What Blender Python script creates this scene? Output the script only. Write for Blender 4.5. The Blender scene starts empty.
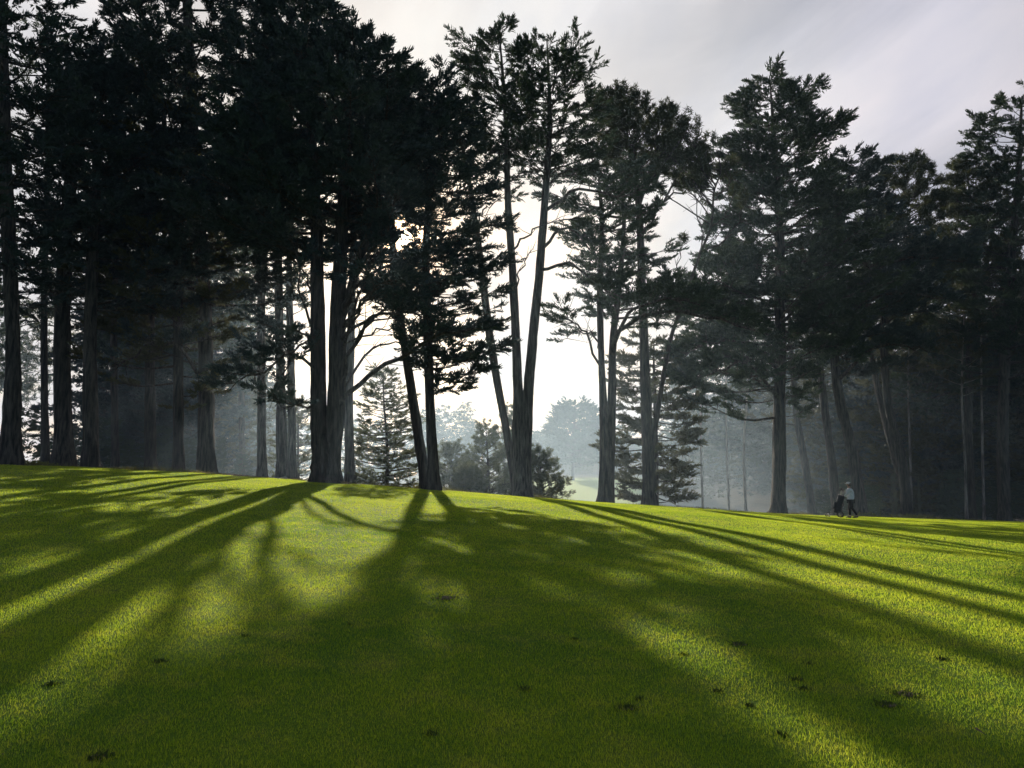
import bpy, math, random
import numpy as np
from mathutils import Vector
rng = np.random.default_rng(7)
random.seed(7)
C = bpy.context.scene.collection
# ------------------------------------------------------------------ camera
F, HOR, CZ = 770.0, 490.0, 1.6
PITCH = math.atan((HOR - 384) / F)
cp, sp = math.cos(PITCH), math.sin(PITCH)
def P(px, py, D):
    dx, dz = (px - 512) / F, -(py - 384) / F
    v = np.array([dx, cp - dz * sp, sp + dz * cp]); v *= D / v[1]
    return v + np.array([0, 0, CZ])
cam = bpy.data.cameras.new('camera'); cam.sensor_width = 36; cam.lens = 36 * F / 1024; cam.clip_end = 6000; cam.clip_start = .1
co = bpy.data.objects.new('camera', cam); C.objects.link(co)
co.location = (0, 0, CZ); co.rotation_euler = (math.pi / 2 + PITCH, 0, 0)
bpy.context.scene.camera = co
SUN = P(403, 238, 1.0) - np.array([0, 0, CZ]); SUN /= np.linalg.norm(SUN)

# ------------------------------------------------------------------ materials
def nmat(name):
    m = bpy.data.materials.new(name); m.use_nodes = True
    nt = m.node_tree; nt.nodes.clear(); return m, nt
def nd(nt, t, **k):
    n = nt.nodes.new(t)
    for a, b in k.items():
        if a.startswith('i_'): n.inputs[a[2:].replace('_', ' ')].default_value = b
        else: setattr(n, a, b)
    return n
def ramp(nt, stops, fac=None):
    r = nt.nodes.new('ShaderNodeValToRGB'); e = r.color_ramp.elements
    while len(e) < len(stops): e.new(.5)
    for i, (p, c) in enumerate(stops):
        e[i].position = p; e[i].color = (*c, 1) if len(c) == 3 else c
    if fac is not None: nt.links.new(fac, r.inputs[0])
    return r
def mix(nt, a, b, fac, mode='MIX'):
    m = nt.nodes.new('ShaderNodeMix'); m.data_type = 'RGBA'; m.blend_type = mode
    for s, v in ((m.inputs[6], a), (m.inputs[7], b), (m.inputs[0], fac)):
        if hasattr(v, 'is_linked'): nt.links.new(v, s)
        elif isinstance(v, tuple): s.default_value = (*v, 1)
        else: s.default_value = v
    return m.outputs[2]
def noise(nt, scale, detail=4, rough=.55, vec=None):
    n = nd(nt, 'ShaderNodeTexNoise'); n.inputs['Scale'].default_value = scale
    n.inputs['Detail'].default_value = detail; n.inputs['Roughness'].default_value = rough
    if vec is not None: nt.links.new(vec, n.inputs['Vector'])
    return n
def foliage_mat(name, dark, light, trans, tfac):
    m, nt = nmat(name); L = nt.links.new
    g = nd(nt, 'ShaderNodeNewGeometry'); n = noise(nt, .9, 3, .6, g.outputs['Position'])
    mr = nd(nt, 'ShaderNodeMath', operation='MULTIPLY_ADD'); L(g.outputs['Random Per Island'], mr.inputs[0]); mr.inputs[1].default_value = .5
    L(n.outputs[0], mr.inputs[2])
    r = ramp(nt, [(.45, dark), (.95, light)], mr.outputs[0])
    d = nd(nt, 'ShaderNodeBsdfPrincipled'); L(r.outputs[0], d.inputs['Base Color']); d.inputs['Roughness'].default_value = .6
    d.inputs['Specular IOR Level'].default_value = .25
    t = nd(nt, 'ShaderNodeBsdfTranslucent'); L(mix(nt, r.outputs[0], trans, .6), t.inputs[0])
    ms = nd(nt, 'ShaderNodeMixShader'); ms.inputs[0].default_value = tfac
    L(d.outputs[0], ms.inputs[1]); L(t.outputs[0], ms.inputs[2])
    o = nd(nt, 'ShaderNodeOutputMaterial'); L(ms.outputs[0], o.inputs[0]); return m
def bark_mat(name, dark, light):
    m, nt = nmat(name); L = nt.links.new
    g = nd(nt, 'ShaderNodeNewGeometry'); mp = nd(nt, 'ShaderNodeMapping'); mp.inputs['Scale'].default_value = (9, 9, 1.1)
    L(g.outputs['Position'], mp.inputs[0]); n = noise(nt, 1, 8, .65, mp.outputs[0])
    n2 = noise(nt, .6, 3, .5, g.outputs['Position'])
    r = ramp(nt, [(.4, dark), (.62, light)], n.outputs[0])
    c = mix(nt, r.outputs[0], (.06, .06, .045), 0.0); mx = nt.nodes[-1]
    rr = ramp(nt, [(.5, (0, 0, 0)), (.75, (.6, .6, .6))], n2.outputs[0]); L(rr.outputs[0], mx.inputs[0])
    d = nd(nt, 'ShaderNodeBsdfPrincipled'); L(c, d.inputs['Base Color']); d.inputs['Roughness'].default_value = .92
    b = nd(nt, 'ShaderNodeBump'); b.inputs['Strength'].default_value = .9; b.inputs['Distance'].default_value = .12
    L(n.outputs[0], b.inputs['Height']); L(b.outputs[0], d.inputs['Normal'])
    o = nd(nt, 'ShaderNodeOutputMaterial'); L(d.outputs[0], o.inputs[0]); return m
def plain(name, col, rough=.7, metal=0, sc=20, var=.25):
    m, nt = nmat(name); L = nt.links.new
    tc = nd(nt, 'ShaderNodeTexCoord'); n = noise(nt, sc, 4, .6, tc.outputs['Object'])
    r = ramp(nt, [(.3, tuple(c * (1 - var) for c in col)), (.7, tuple(min(1, c * (1 + var)) for c in col))], n.outputs[0])
    d = nd(nt, 'ShaderNodeBsdfPrincipled'); L(r.outputs[0], d.inputs['Base Color']); d.inputs['Roughness'].default_value = rough
    d.inputs['Metallic'].default_value = metal
    o = nd(nt, 'ShaderNodeOutputMaterial'); L(d.outputs[0], o.inputs[0]); return m
M_CYP = foliage_mat('cypress_foliage', (.028, .052, .042), (.07, .108, .062), (.1, .13, .05), .25)
M_DARK = foliage_mat('dark_cypress_foliage', (.034, .056, .062), (.07, .105, .098), (.07, .09, .05), .15)
M_OLIVE = foliage_mat('olive_foliage', (.042, .052, .026), (.1, .105, .05), (.2, .19, .08), .35)
M_PINE = foliage_mat('pine_needles', (.028, .042, .02), (.07, .085, .035), (.14, .15, .05), .3)
M_YOUNG = foliage_mat('young_pine_needles', (.05, .07, .04), (.14, .16, .08), (.26, .28, .12), .4)
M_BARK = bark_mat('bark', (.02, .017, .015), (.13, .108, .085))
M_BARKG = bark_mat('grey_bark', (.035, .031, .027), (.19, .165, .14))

# ------------------------------------------------------------------ terrain
CREST = [(-500, 448, 28), (-200, 457, 29), (0, 465, 30), (130, 469, 32), (300, 481, 34), (400, 487, 35), (512, 496, 38), (600, 503, 40), (770, 514, 45), (900, 518.5, 51), (1024, 523, 53), (1300, 527, 55), (1700, 530, 57)]
cX, cD, cH = [], [], []
for px, py, D in CREST:
    p = P(px, py, D); cX.append(p[0]); cD.append(D); cH.append(p[2])
def sstep(a, b, x):
    t = np.clip((x - a) / (b - a), 0, 1); return t * t * (3 - 2 * t)
def smooth_tab(vals):
    xs = np.arange(-90, 121, 1.0); v = np.interp(xs, cX, vals)
    k = np.exp(-np.linspace(-2, 2, 9) ** 2); k /= k.sum()
    return xs, np.convolve(np.pad(v, 4, mode='edge'), k, 'valid')
tXs, tD = smooth_tab(cD); _, tH = smooth_tab(cH)
def H(x, y):
    x = np.asarray(x, float); y = np.asarray(y, float)
    Dc = np.interp(x, tXs, tD); Hc = np.interp(x, tXs, tH)
    t = np.clip(y, -20, None) / Dc; kk = 2 - .62 * sstep(4, 15, x)
    near = CZ + (Hc - CZ) * t - CZ * np.clip(1 - t, 0, None) ** kk
    s = np.clip(t - 1, 0, None); slope = (Hc - CZ) / Dc
    beyond = Hc + slope * np.minimum(y - Dc, 30) - 2.6 * s * s / (1 + .8 * s)
    h = np.where(t < 1, near, beyond)
    u = 512 + F * x / np.maximum(y, 20)
    hillmask = sstep(250, 520, u)
    far = -3.0 + 6.5 * sstep(70, 150, y) * hillmask + 11 * sstep(165, 330, y) * hillmask - 4 * (1 - hillmask) * sstep(80, 200, y)
    far = far + 1.2 * np.sin(x * .013 + 1) * sstep(160, 300, y)
    w = sstep(58, 100, y)
    h = h * (1 - w) + far * w
    h = h + .035 * np.sin(x * .55 + .4 * y) * np.sin(y * .43 + 1.3) * sstep(3, 9, y) * (1 - sstep(26, 34, y))
    return h
def Hs(x, y): return float(H(x, y))

def mesh_obj(name, V, T, mats, mi=None, parent=None, smooth=False):
    V = np.asarray(V, np.float32).reshape(-1, 3); T = np.asarray(T, np.int32).reshape(-1, 3)
    me = bpy.data.meshes.new(name); me.vertices.add(len(V)); me.vertices.foreach_set('co', V.ravel())
    me.loops.add(T.size); me.loops.foreach_set('vertex_index', T.ravel())
    me.polygons.add(len(T)); me.polygons.foreach_set('loop_start', np.arange(0, T.size, 3, dtype=np.int32))
    me.polygons.foreach_set('loop_total', np.full(len(T), 3, np.int32))
    if mi is not None: me.polygons.foreach_set('material_index', np.asarray(mi, np.int32))
    for m in mats: me.materials.append(m)
    me.update(calc_edges=True); me.validate()
    if smooth: me.shade_smooth()
    o = bpy.data.objects.new(name, me); C.objects.link(o)
    if parent is not None: o.parent = parent
    return o
def tag(o, label=None, cat=None, group=None, kind=None):
    if label: o['label'] = label
    if cat: o['category'] = cat
    if group: o['group'] = group
    if kind: o['kind'] = kind
    return o
class G:
    def __init__(s): s.v = []; s.t = []; s.m = []; s.n = 0
    def add(s, V, T, m=0):
        s.v.append(V); s.t.append(np.asarray(T) + s.n); s.m.append(np.full(len(T), m)); s.n += len(V)
    def build(s, name, mats, parent=None, smooth=False, origin=None):
        V = np.concatenate(s.v)
        if origin is not None: V = V - origin
        return mesh_obj(name, V, np.concatenate(s.t), mats, np.concatenate(s.m), parent, smooth)
def nrm(a):
    return a / np.maximum(np.linalg.norm(a, axis=-1, keepdims=True), 1e-9)
def tube(pts, rad, k=6, rough=0., seed=0, cap=True):
    pts = np.asarray(pts, float); rad = np.asarray(rad, float); n = len(pts)
    t = nrm(np.gradient(pts, axis=0)); ref = np.array([0, 1, 0.]) if abs(t[:, 1]).mean() < .8 else np.array([1, 0, 0.])
    u = nrm(np.cross(t, ref)); w = np.cross(t, u)
    a = np.linspace(0, 2 * np.pi, k, endpoint=False)
    R = np.repeat(rad[:, None], k, 1)
    if rough:
        r = np.random.default_rng(seed + 5)
        L = np.concatenate([[0], np.cumsum(np.linalg.norm(np.diff(pts, axis=0), axis=1))])[:, None]
        for q, amp in ((3, .5), (5, .5), (9, .45), (13, .4)):
            R = R * (1 + rough * amp * np.sin(q * a[None] + r.uniform(0, 6) + .8 * np.sin(L * r.uniform(.3, .9) + r.uniform(0, 6))))
        R = R * (1 + rough * .25 * r.standard_normal(R.shape))
    V = pts[:, None] + R[..., None] * (np.cos(a)[None, :, None] * u[:, None] + np.sin(a)[None, :, None] * w[:, None])
    V = V.reshape(-1, 3)
    i = np.arange(n - 1)[:, None] * k; j = np.arange(k)[None]; j2 = (j + 1) % k
    A, B, Cc, D = i + j, i + j2, i + k + j2, i + k + j
    T = np.concatenate([np.stack([A, B, Cc], -1).reshape(-1, 3), np.stack([A, Cc, D], -1).reshape(-1, 3)])
    if cap:
        V = np.concatenate([V, pts[-1:], pts[:1]]); e = (n - 1) * k; jj = np.arange(k)
        T = np.concatenate([T, np.stack([e + jj, e + (jj + 1) % k, np.full(k, n * k)], -1), np.stack([(jj + 1) % k, jj, np.full(k, n * k + 1)], -1)])
    return V, T
def spline(pts, n):
    pts = np.asarray(pts, float)
    if len(pts) < 3:
        return np.stack([np.interp(np.linspace(0, 1, n), np.linspace(0, 1, len(pts)), pts[:, c]) for c in range(pts.shape[1])], -1)
    Pp = np.concatenate([2 * pts[:1] - pts[1:2], pts, 2 * pts[-1:] - pts[-2:-1]]); out = []
    for s in np.linspace(0, len(pts) - 1.0001, n):
        i = int(s); t = s - i; a, b, c, d = Pp[i], Pp[i + 1], Pp[i + 2], Pp[i + 3]
        out.append(.5 * (2 * b + (c - a) * t + (2 * a - 5 * b + 4 * c - d) * t * t + (3 * b - a - 3 * c + d) * t ** 3))
    return np.array(out)

# ------------------------------------------------------------------ spray templates (+X out, Z up)
def leaf(o, d, l, w, up):
    s = nrm(np.cross(d, up)); return [o - s * w * .5, o + s * w * .5 , o + d * l]
def cyp_spray(r):
    T = []
    for i in range(13):
        f = (i + .5) / 13; side = 1 if i % 2 else -1
        yaw = side * r.uniform(.35, 1.0) * (1 - .55 * f); el = r.uniform(-.08, .42)
        o = np.array([f * .8, 0, .06 * f + r.normal() * .03]); L = (.58 - .3 * f) * r.uniform(.7, 1.1)
        d = np.array([math.cos(yaw) * math.cos(el), math.sin(yaw) * math.cos(el), math.sin(el)])
        for k in range(3):
            q = o + d * L * k / 3; dd = nrm(d + r.normal(size=3) * .42 + np.array([.1, 0, .12]))
            T.append(leaf(q, dd, L * r.uniform(.5, .8), r.uniform(.09, .15), nrm(np.array([r.normal() * .8, r.normal() * .8, 1]))))
    T.append(leaf(np.array([.7, 0, .05]), np.array([.95, 0, .3]), .45, .12, np.array([0, .3, 1.])))
    return np.array(T)
def pine_puff(r):
    T = []
    for i in range(52):
        d = nrm(r.normal(size=3) + np.array([.7, 0, .55])); o = np.array([r.uniform(-.1, .35), r.normal() * .1, r.normal() * .08])
        T.append(leaf(o, d, r.uniform(.22, .42), r.uniform(.05, .085), nrm(r.normal(size=3))))
    return np.array(T)
def lite(fn, m):
    def g(r):
        T = fn(r); i = r.choice(len(T), m, replace=False); T = T[i]; c = T.mean(1, keepdims=True); return c + (T - c) * 1.45
    return g
_r = np.random.default_rng(3)
TPL = {'cyp': [cyp_spray(_r) for _ in range(7)], 'pine': [pine_puff(_r) for _ in range(6)]}
TPL['cypl'] = [lite(cyp_spray, 16)(_r) for _ in range(6)]; TPL['pinel'] = [lite(pine_puff, 16)(_r) for _ in range(6)]
def place_sprays(g, kind, O, D, S, m, r, flat=.35):
    O = np.asarray(O); D = nrm(np.asarray(D)); S = np.asarray(S); idx = r.integers(0, len(TPL[kind]), len(O))
    up = np.array([0, 0, 1.]) + r.normal(size=(len(O), 3)) * flat
    Y = nrm(np.cross(up, D)); Z = np.cross(D, Y)
    for q, T in enumerate(TPL[kind]):
        s = idx == q
        if not s.any(): continue
        R = np.stack([D[s], Y[s], Z[s]], 1)  # rows = axes
        V = np.einsum('kva,nab->nkvb', T, R) * S[s][:, None, None, None] + O[s][:, None, None, :]
        V = V.reshape(-1, 3); g.add(V, np.arange(len(V)).reshape(-1, 3), m)

# ------------------------------------------------------------------ trees
def lawn_point(px, py):
    d = P(px, py, 1.0) - np.array([0, 0, CZ])
    for q_ in np.geomspace(1.5, 70, 3000):
        q = d * q_
        if q[2] + CZ < Hs(q[0], q[1]): return np.array([q[0], q[1], Hs(q[0], q[1])])
# openings in the crowns through which the low sun shines (start point, radius in m, share of sprays missing)
GAPS = [(np.array([0, 0, CZ]), .45, .97), (np.array([0, 0, CZ]), 1.0, .5)]
GAPS += [(lawn_point(a_, b_), r_, p_) for a_, b_, r_, p_ in [(640, 650, .5, .85), (680, 668, .42, .85), (715, 688, .35, .8), (610, 592, .35, .8), (640, 600, .35, .7), (560, 560, .3, .7), (990, 745, .5, .85), (935, 705, .4, .8), (1000, 700, .4, .7), (840, 620, .4, .7), (420, 555, .35, .8), (345, 560, .4, .6), (150, 662, .35, .85), (125, 680, .3, .8), (165, 640, .3, .7), (245, 568, .4, .7), (60, 705, .25, .7)]]
def drop_gaps(Os, r):
    O = np.asarray(Os); keep = np.ones(len(O), bool)
    for q, rad, p in GAPS:
        v = O - q; t = v @ SUN; d = np.linalg.norm(v - t[:, None] * SUN, axis=1); keep &= ~((d < rad) & (r.random(len(O)) < p))
    return keep
def tree(name, label, cat, D, stems, rows, nb, style='cyp', leafm=None, bark=None, limbs=(), seed=1, rise=.22, dens=1., spray=.75,
         jit=.24, group=None, big=.055, f0=.3, depth=1.0, k=14, sink=.25, lightw=False):
    """stems: lists of (px,py,r_px[,dD]); rows: (py,xl,xr[,weight]) of the crown as seen from the camera"""
    r = np.random.default_rng(seed); leafm = leafm or M_CYP; bark = bark or M_BARK
    mpp = D / F * 1.0
    S = []
    allr = [q for w_ in (rows if isinstance(rows[0], list) else [rows]) for q in w_]; top = min(q[0] for q in allr); sh = .85 * spray / mpp
    shf = lambda y_: y_ + sh * (.35 + .65 * max(0, 1 - (y_ - top) / 90))
    rows = [[(shf(q[0]), *q[1:]) for q in w_] for w_ in rows] if isinstance(rows[0], list) else [(shf(q[0]), *q[1:]) for q in rows]
    stems = [[(p[0], shf(p[1]) if p[1] < top + 90 else p[1], *p[2:]) for p in st] for st in stems]
    for st in stems:
        a = np.array([[*P(p[0], p[1], D + (p[3] if len(p) > 3 else 0)), p[2] * mpp * .74] for p in st])
        S.append(a)
    base = S[0][0, :3].copy(); gz = Hs(base[0], base[1])
    root = bpy.data.objects.new(name, None); C.objects.link(root); root.location = (base[0], base[1], gz); tag(root, label, cat, group)
    org = np.array([base[0], base[1], gz])
    tg = G()
    for i, a in enumerate(S):
        if i == 0 or a[0, 2] - gz < 1.5:   # carry the stem down into the ground with a root flare
            g0 = Hs(a[0, 0], a[0, 1]); a[0, 2] = g0 + .02
            pre = np.array([[a[0, 0], a[0, 1], g0 - sink - .3, a[0, 3] * 1.5]]); a = np.concatenate([pre, a])
            S[i] = a
        q = spline(a, max(10, int((a[-1, 2] - a[0, 2]) * 2.2)))
        gg = np.clip((q[:, 2] - gz) / 1.6, 0, 1)
        fl = 1 + .32 * (1 - gg) ** 2.2 if a[0, 2] < gz else 1
        V, T = tube(q[:, :3], np.maximum(q[:, 3], .02) * fl, k, .16, seed + i); tg.add(V, T)
        S[i] = q
    tg.build('trunk', [bark], root, True, org)
    cg = G()
    rowsets = [(rows, nb, None)] if not isinstance(rows[0], list) else [(q, n_, i_) for i_, (q, n_) in enumerate(zip(rows, nb))]
    if style == 'cyp' and spray > .6: nb = [int(v * .68) for v in nb] if isinstance(nb, list) else int(nb * .68); dens *= 1.45
    rowsets = [(rows, nb, None)] if not isinstance(rows[0], list) else [(q, n_, i_) for i_, (q, n_) in enumerate(zip(rows, nb))]
    rowsets = [(np.array(sorted([[*w, 1.0][:4] for w in q]), float), n_, i_) for q, n_, i_ in rowsets]
    Os, Ds, Ss = [], [], []
    nbr = 0
    def foliate(pts, L, f0, dn):
        """twigs with sprays along a branch polyline"""
        n = len(pts); tang = nrm(np.gradient(pts, axis=0))
        cnt = max(3, int(L * (1 - f0) * 3.6 * dn))
        for f in np.sort(f0 + (1 - f0) * r.random(cnt) ** .85):
            x = f * (n - 1); i = min(int(x), n - 2); o = pts[i] + (pts[i + 1] - pts[i]) * (x - i); t = tang[i]
            side = r.choice((-1, 1)); yaw = side * r.uniform(.3, 1.25)
            c, s = math.cos(yaw), math.sin(yaw)
            d = np.array([t[0] * c - t[1] * s, t[0] * s + t[1] * c, .1 + r.uniform(-.12, .22) + (.5 if style[:4] == 'pine' else 0)]); d = nrm(d)
            l = (L * .3 * (1.15 - f) + .45) * r.uniform(.6, 1.2)
            m = max(2, int(l / (.40 * spray)))
            e = o + d * l + np.array([0, 0, .06 * l])
            if not lightw or r.random() < .4:
                V, T = tube(np.array([o, (o + e) / 2 + r.normal(size=3) * .04, e]), [.022, .014, .006], 3, cap=False); cg.add(V, T, 1)
            for q in range(m):
                a = (q + 1) / m
                if style[:4] == 'pine' and a < .5: continue
                Os.append(o + (e - o) * a + r.normal(size=3) * np.array([.08, .08, .04])); 
                Ds.append(nrm(d + r.normal(size=3) * np.array([.35, .35, .18]))); Ss.append(spray * r.uniform(.65, 1.15))
        Os.append(pts[-1]); Ds.append(tang[-1] + np.array([0, 0, .1])); Ss.append(spray * 1.1)
    for rows, nb, only in rowsets:
        w = np.interp(np.linspace(rows[0, 0], rows[-1, 0], 200), rows[:, 0], rows[:, 3]); cw = np.cumsum(w); cw /= cw[-1]
        ga = r.uniform(0, 6)
        for b in range(nb):
            py = np.interp((b + r.random()) / nb, np.concatenate([[0], cw]), np.concatenate([[rows[0, 0]], np.linspace(rows[0, 0], rows[-1, 0], 200)]))
            xl, xr = np.interp(py, rows[:, 0], rows[:, 1]), np.interp(py, rows[:, 0], rows[:, 2])
            z = P(512, py, D)[2]
            # nearest stem whose axis lies inside the row
            best = None
            for q in (r.permutation(len(S)) if only is None else [only]):
                q = S[q]
                x0 = np.interp(z, q[:, 2], q[:, 0]); 
                zz = min(max(z, q[0, 2]), q[-1, 2]); dd = abs(z - zz)
                if best is None or dd < best[0] - .3: best = (dd, q)
            q = best[1]
            XL, XR = P(xl, py, D)[0], P(xr, py, D)[0]
            ga += 2.399 + r.normal() * .35
            c, s = math.cos(ga), math.sin(ga)
            ax0 = np.interp(min(z, q[-1, 2]), q[:, 2], q[:, 0])
            ax0 = min(max(ax0, XL + .1), XR - .1)
            half = min((XR - XL) / 2, 7.5)
            side = (XR - ax0) if c > 0 else (ax0 - XL)
            L = 1 / math.sqrt(c * c / side ** 2 + s * s / (half * depth) ** 2)
            L = max(.35, L * r.uniform(1 - 1.6 * jit, 1 + jit * .9))
            zs = z - rise * L - .1
            zs = min(max(zs, q[0, 2] + .3), q[-1, 2] - .05)
            o = np.array([np.interp(zs, q[:, 2], q[:, 0]), np.interp(zs, q[:, 2], q[:, 1]), zs])
            rt = np.interp(zs, q[:, 2], q[:, 3])
            end = np.array([ax0 + c * L, o[1] + s * L, z + r.normal() * .12])
            mid = o + (end - o) * .5 + np.array([0, 0, (-.06 if style[:4] != 'pine' else .04) * L]) + r.normal(size=3) * .05 * L * np.array([1, 1, .5])
            pts = spline([o, mid, end], 7)
            LL = np.linalg.norm(end - o)
            br = min(.02 + .011 * LL, rt * .6 + .012)
            rad = br * np.linspace(1, .25, 7) 
            if br > big and nbr < 60:
                V, T = tube(pts - org, rad, 6); bo = mesh_obj('branch', V, T, [bark], None, root, True); nbr += 1
            else:
                V, T = tube(pts, rad, 4, cap=False); cg.add(V, T, 1)
            foliate(pts, LL, f0 * r.uniform(.7, 1.4), dens)
    for lm in limbs:   # explicit limbs: (points (px,py,dD), r_px, foliage start 0..1 or None, density)
        pt, rp, fs, dn = lm
        w_ = np.array([P(a, b_, D + c_) for a, b_, c_ in pt]); pts = spline(w_, 12)
        pts[1:-1] += r.normal(size=(10, 3)) * .075
        V, T = tube(pts - org, rp * mpp * np.linspace(1, .22, 12), 7, .08, seed); mesh_obj('branch', V, T, [bark], None, root, True)
        # bare side twigs
        L = np.linalg.norm(np.diff(pts, axis=0), axis=1).sum()
        for _ in range(int(L * 2.6)):
            i = r.integers(3, 11); t = nrm(pts[i] - pts[i - 1]); d = nrm(t + r.normal(size=3) * .6 + np.array([0, 0, .15])); l = r.uniform(.4, 1.5)
            V, T = tube(np.array([pts[i], pts[i] + d * l * .5 + r.normal(size=3) * .05, pts[i] + d * l]), [.022, .015, .006], 3, cap=False); cg.add(V, T, 1)
        if fs is not None: foliate(pts, L, fs, dn)
    if Os and D < 70:
        kp_ = drop_gaps(Os, r); Os, Ds, Ss = np.asarray(Os)[kp_], np.asarray(Ds)[kp_], np.asarray(Ss)[kp_]
    if len(Os): place_sprays(cg, style, Os, Ds, Ss, 0, r, .22 if style == 'cyp' else .35)
    cg.build('crown', [leafm, bark], root, False, org)
    return root
exec_trees = True
CY = 'cypress tree'
# ---- left group
tree('cypress_tree', 'tall dark cypress at the left edge of the lawn, trunk cut by the frame side', CY, 30.5,
     [[(10, 463, 11), (12, 350, 9), (6, 200, 8), (3, 60, 6), (0, -90, 2)]],
     [(-110, -30, 30), (-40, -60, 60), (0, -60, 76), (45, -80, 96), (100, -90, 112), (180, -90, 100), (235, -70, 70), (300, -30, 52, .35)], 105, seed=11, leafm=M_DARK, dens=.9)
tree('cypress_tree', 'thick straight dark cypress, second large trunk from the left edge', CY, 36,
     [[(62, 466, 12), (63, 300, 10), (75, 120, 7), (84, 50, 2)]],
     [(42, 80, 120), (70, 66, 150), (110, 60, 190), (180, 50, 180), (260, 20, 170, .8), (320, 30, 120, .35)], 110, seed=12, leafm=M_DARK)
tree('cypress_tree', 'straight dark cypress just right of the sky gap between the left trunks', CY, 34,
     [[(90, 467, 9), (91, 300, 7.5), (98, 130, 5), (105, 50, 1.5)]],
     [(45, 98, 130), (75, 95, 160), (120, 80, 200), (230, 70, 190), (290, 70, 170, .6)], 70, seed=13, leafm=M_DARK)
tree('cypress_tree', 'huge dense cypress left of the forked tree, olive sprays hanging low', CY, 38,
     [[(206, 471, 11), (204, 300, 9), (192, 120, 7.5), (186, -40, 5), (184, -150, 2)]],
     [(-160, 170, 200), (-70, 130, 250), (0, 102, 282), (60, 105, 290), (130, 100, 290), (200, 100, 285), (270, 90, 280), (305, 100, 250, .6)], 165, seed=14, leafm=M_DARK, dens=1.0,
     limbs=[([(204, 380, 0), (180, 350, -2), (150, 345, -3), (115, 370, -4)], 2.2, .3, 1.0)])
tree('cypress_tree', 'cypress with ragged brownish low sprays in front of the misty left trunks', CY, 37,
     [[(178, 470, 7), (178, 330, 6), (170, 200, 5), (160, 60, 2)]],
     [(60, 140, 190), (160, 110, 230), (240, 90, 240), (320, 90, 245), (350, 100, 250), (385, 115, 215, .6), (405, 190, 210, .3)], 85, seed=15, leafm=M_OLIVE, dens=.85, rise=.0)
for i, (x, w, D, top, lab) in enumerate([
     (45, 5, 44, 60, 'slim dark trunk left of the second large trunk, behind the grove edge'),
     (115, 5, 46, 80, 'dim slender trunk between the left trunks in deep shade'),
     (150, 7, 42, 60, 'dim straight trunk under the brownish low sprays'),
     (262, 6, 45, 90, 'grey misty straight trunk standing alone left of the misty trunk pair'),
     (243, 4, 62, 120, 'faint pale trunk deep in the mist left of the lone grey trunk')]):
    tree('cypress_tree', lab, CY, D, [[(x, 474, w), (x - 1, 330, w * .85), (x + 2, 200, w * .7), (x + 3, top - 20, 1.5)]],
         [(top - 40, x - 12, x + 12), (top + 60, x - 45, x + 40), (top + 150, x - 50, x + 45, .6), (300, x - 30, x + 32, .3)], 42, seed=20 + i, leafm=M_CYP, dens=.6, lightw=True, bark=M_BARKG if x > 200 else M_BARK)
tree('cypress_tree', 'pair of misty grey trunks growing from one base left of the forked tree', CY, 44,
     [[(283, 478, 8), (281, 400, 6), (279, 280, 5.5), (276, 140, 3.5), (274, 40, 1.5)], [(292, 478, 6), (291, 380, 5), (289, 280, 4), (290, 150, 3), (294, 60, 1.5)]],
     [(20, 265, 300), (90, 240, 320), (170, 240, 320, .8), (250, 245, 318, .7), (310, 250, 318, .5)], 90, seed=31, dens=.7, bark=M_BARKG)
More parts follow.
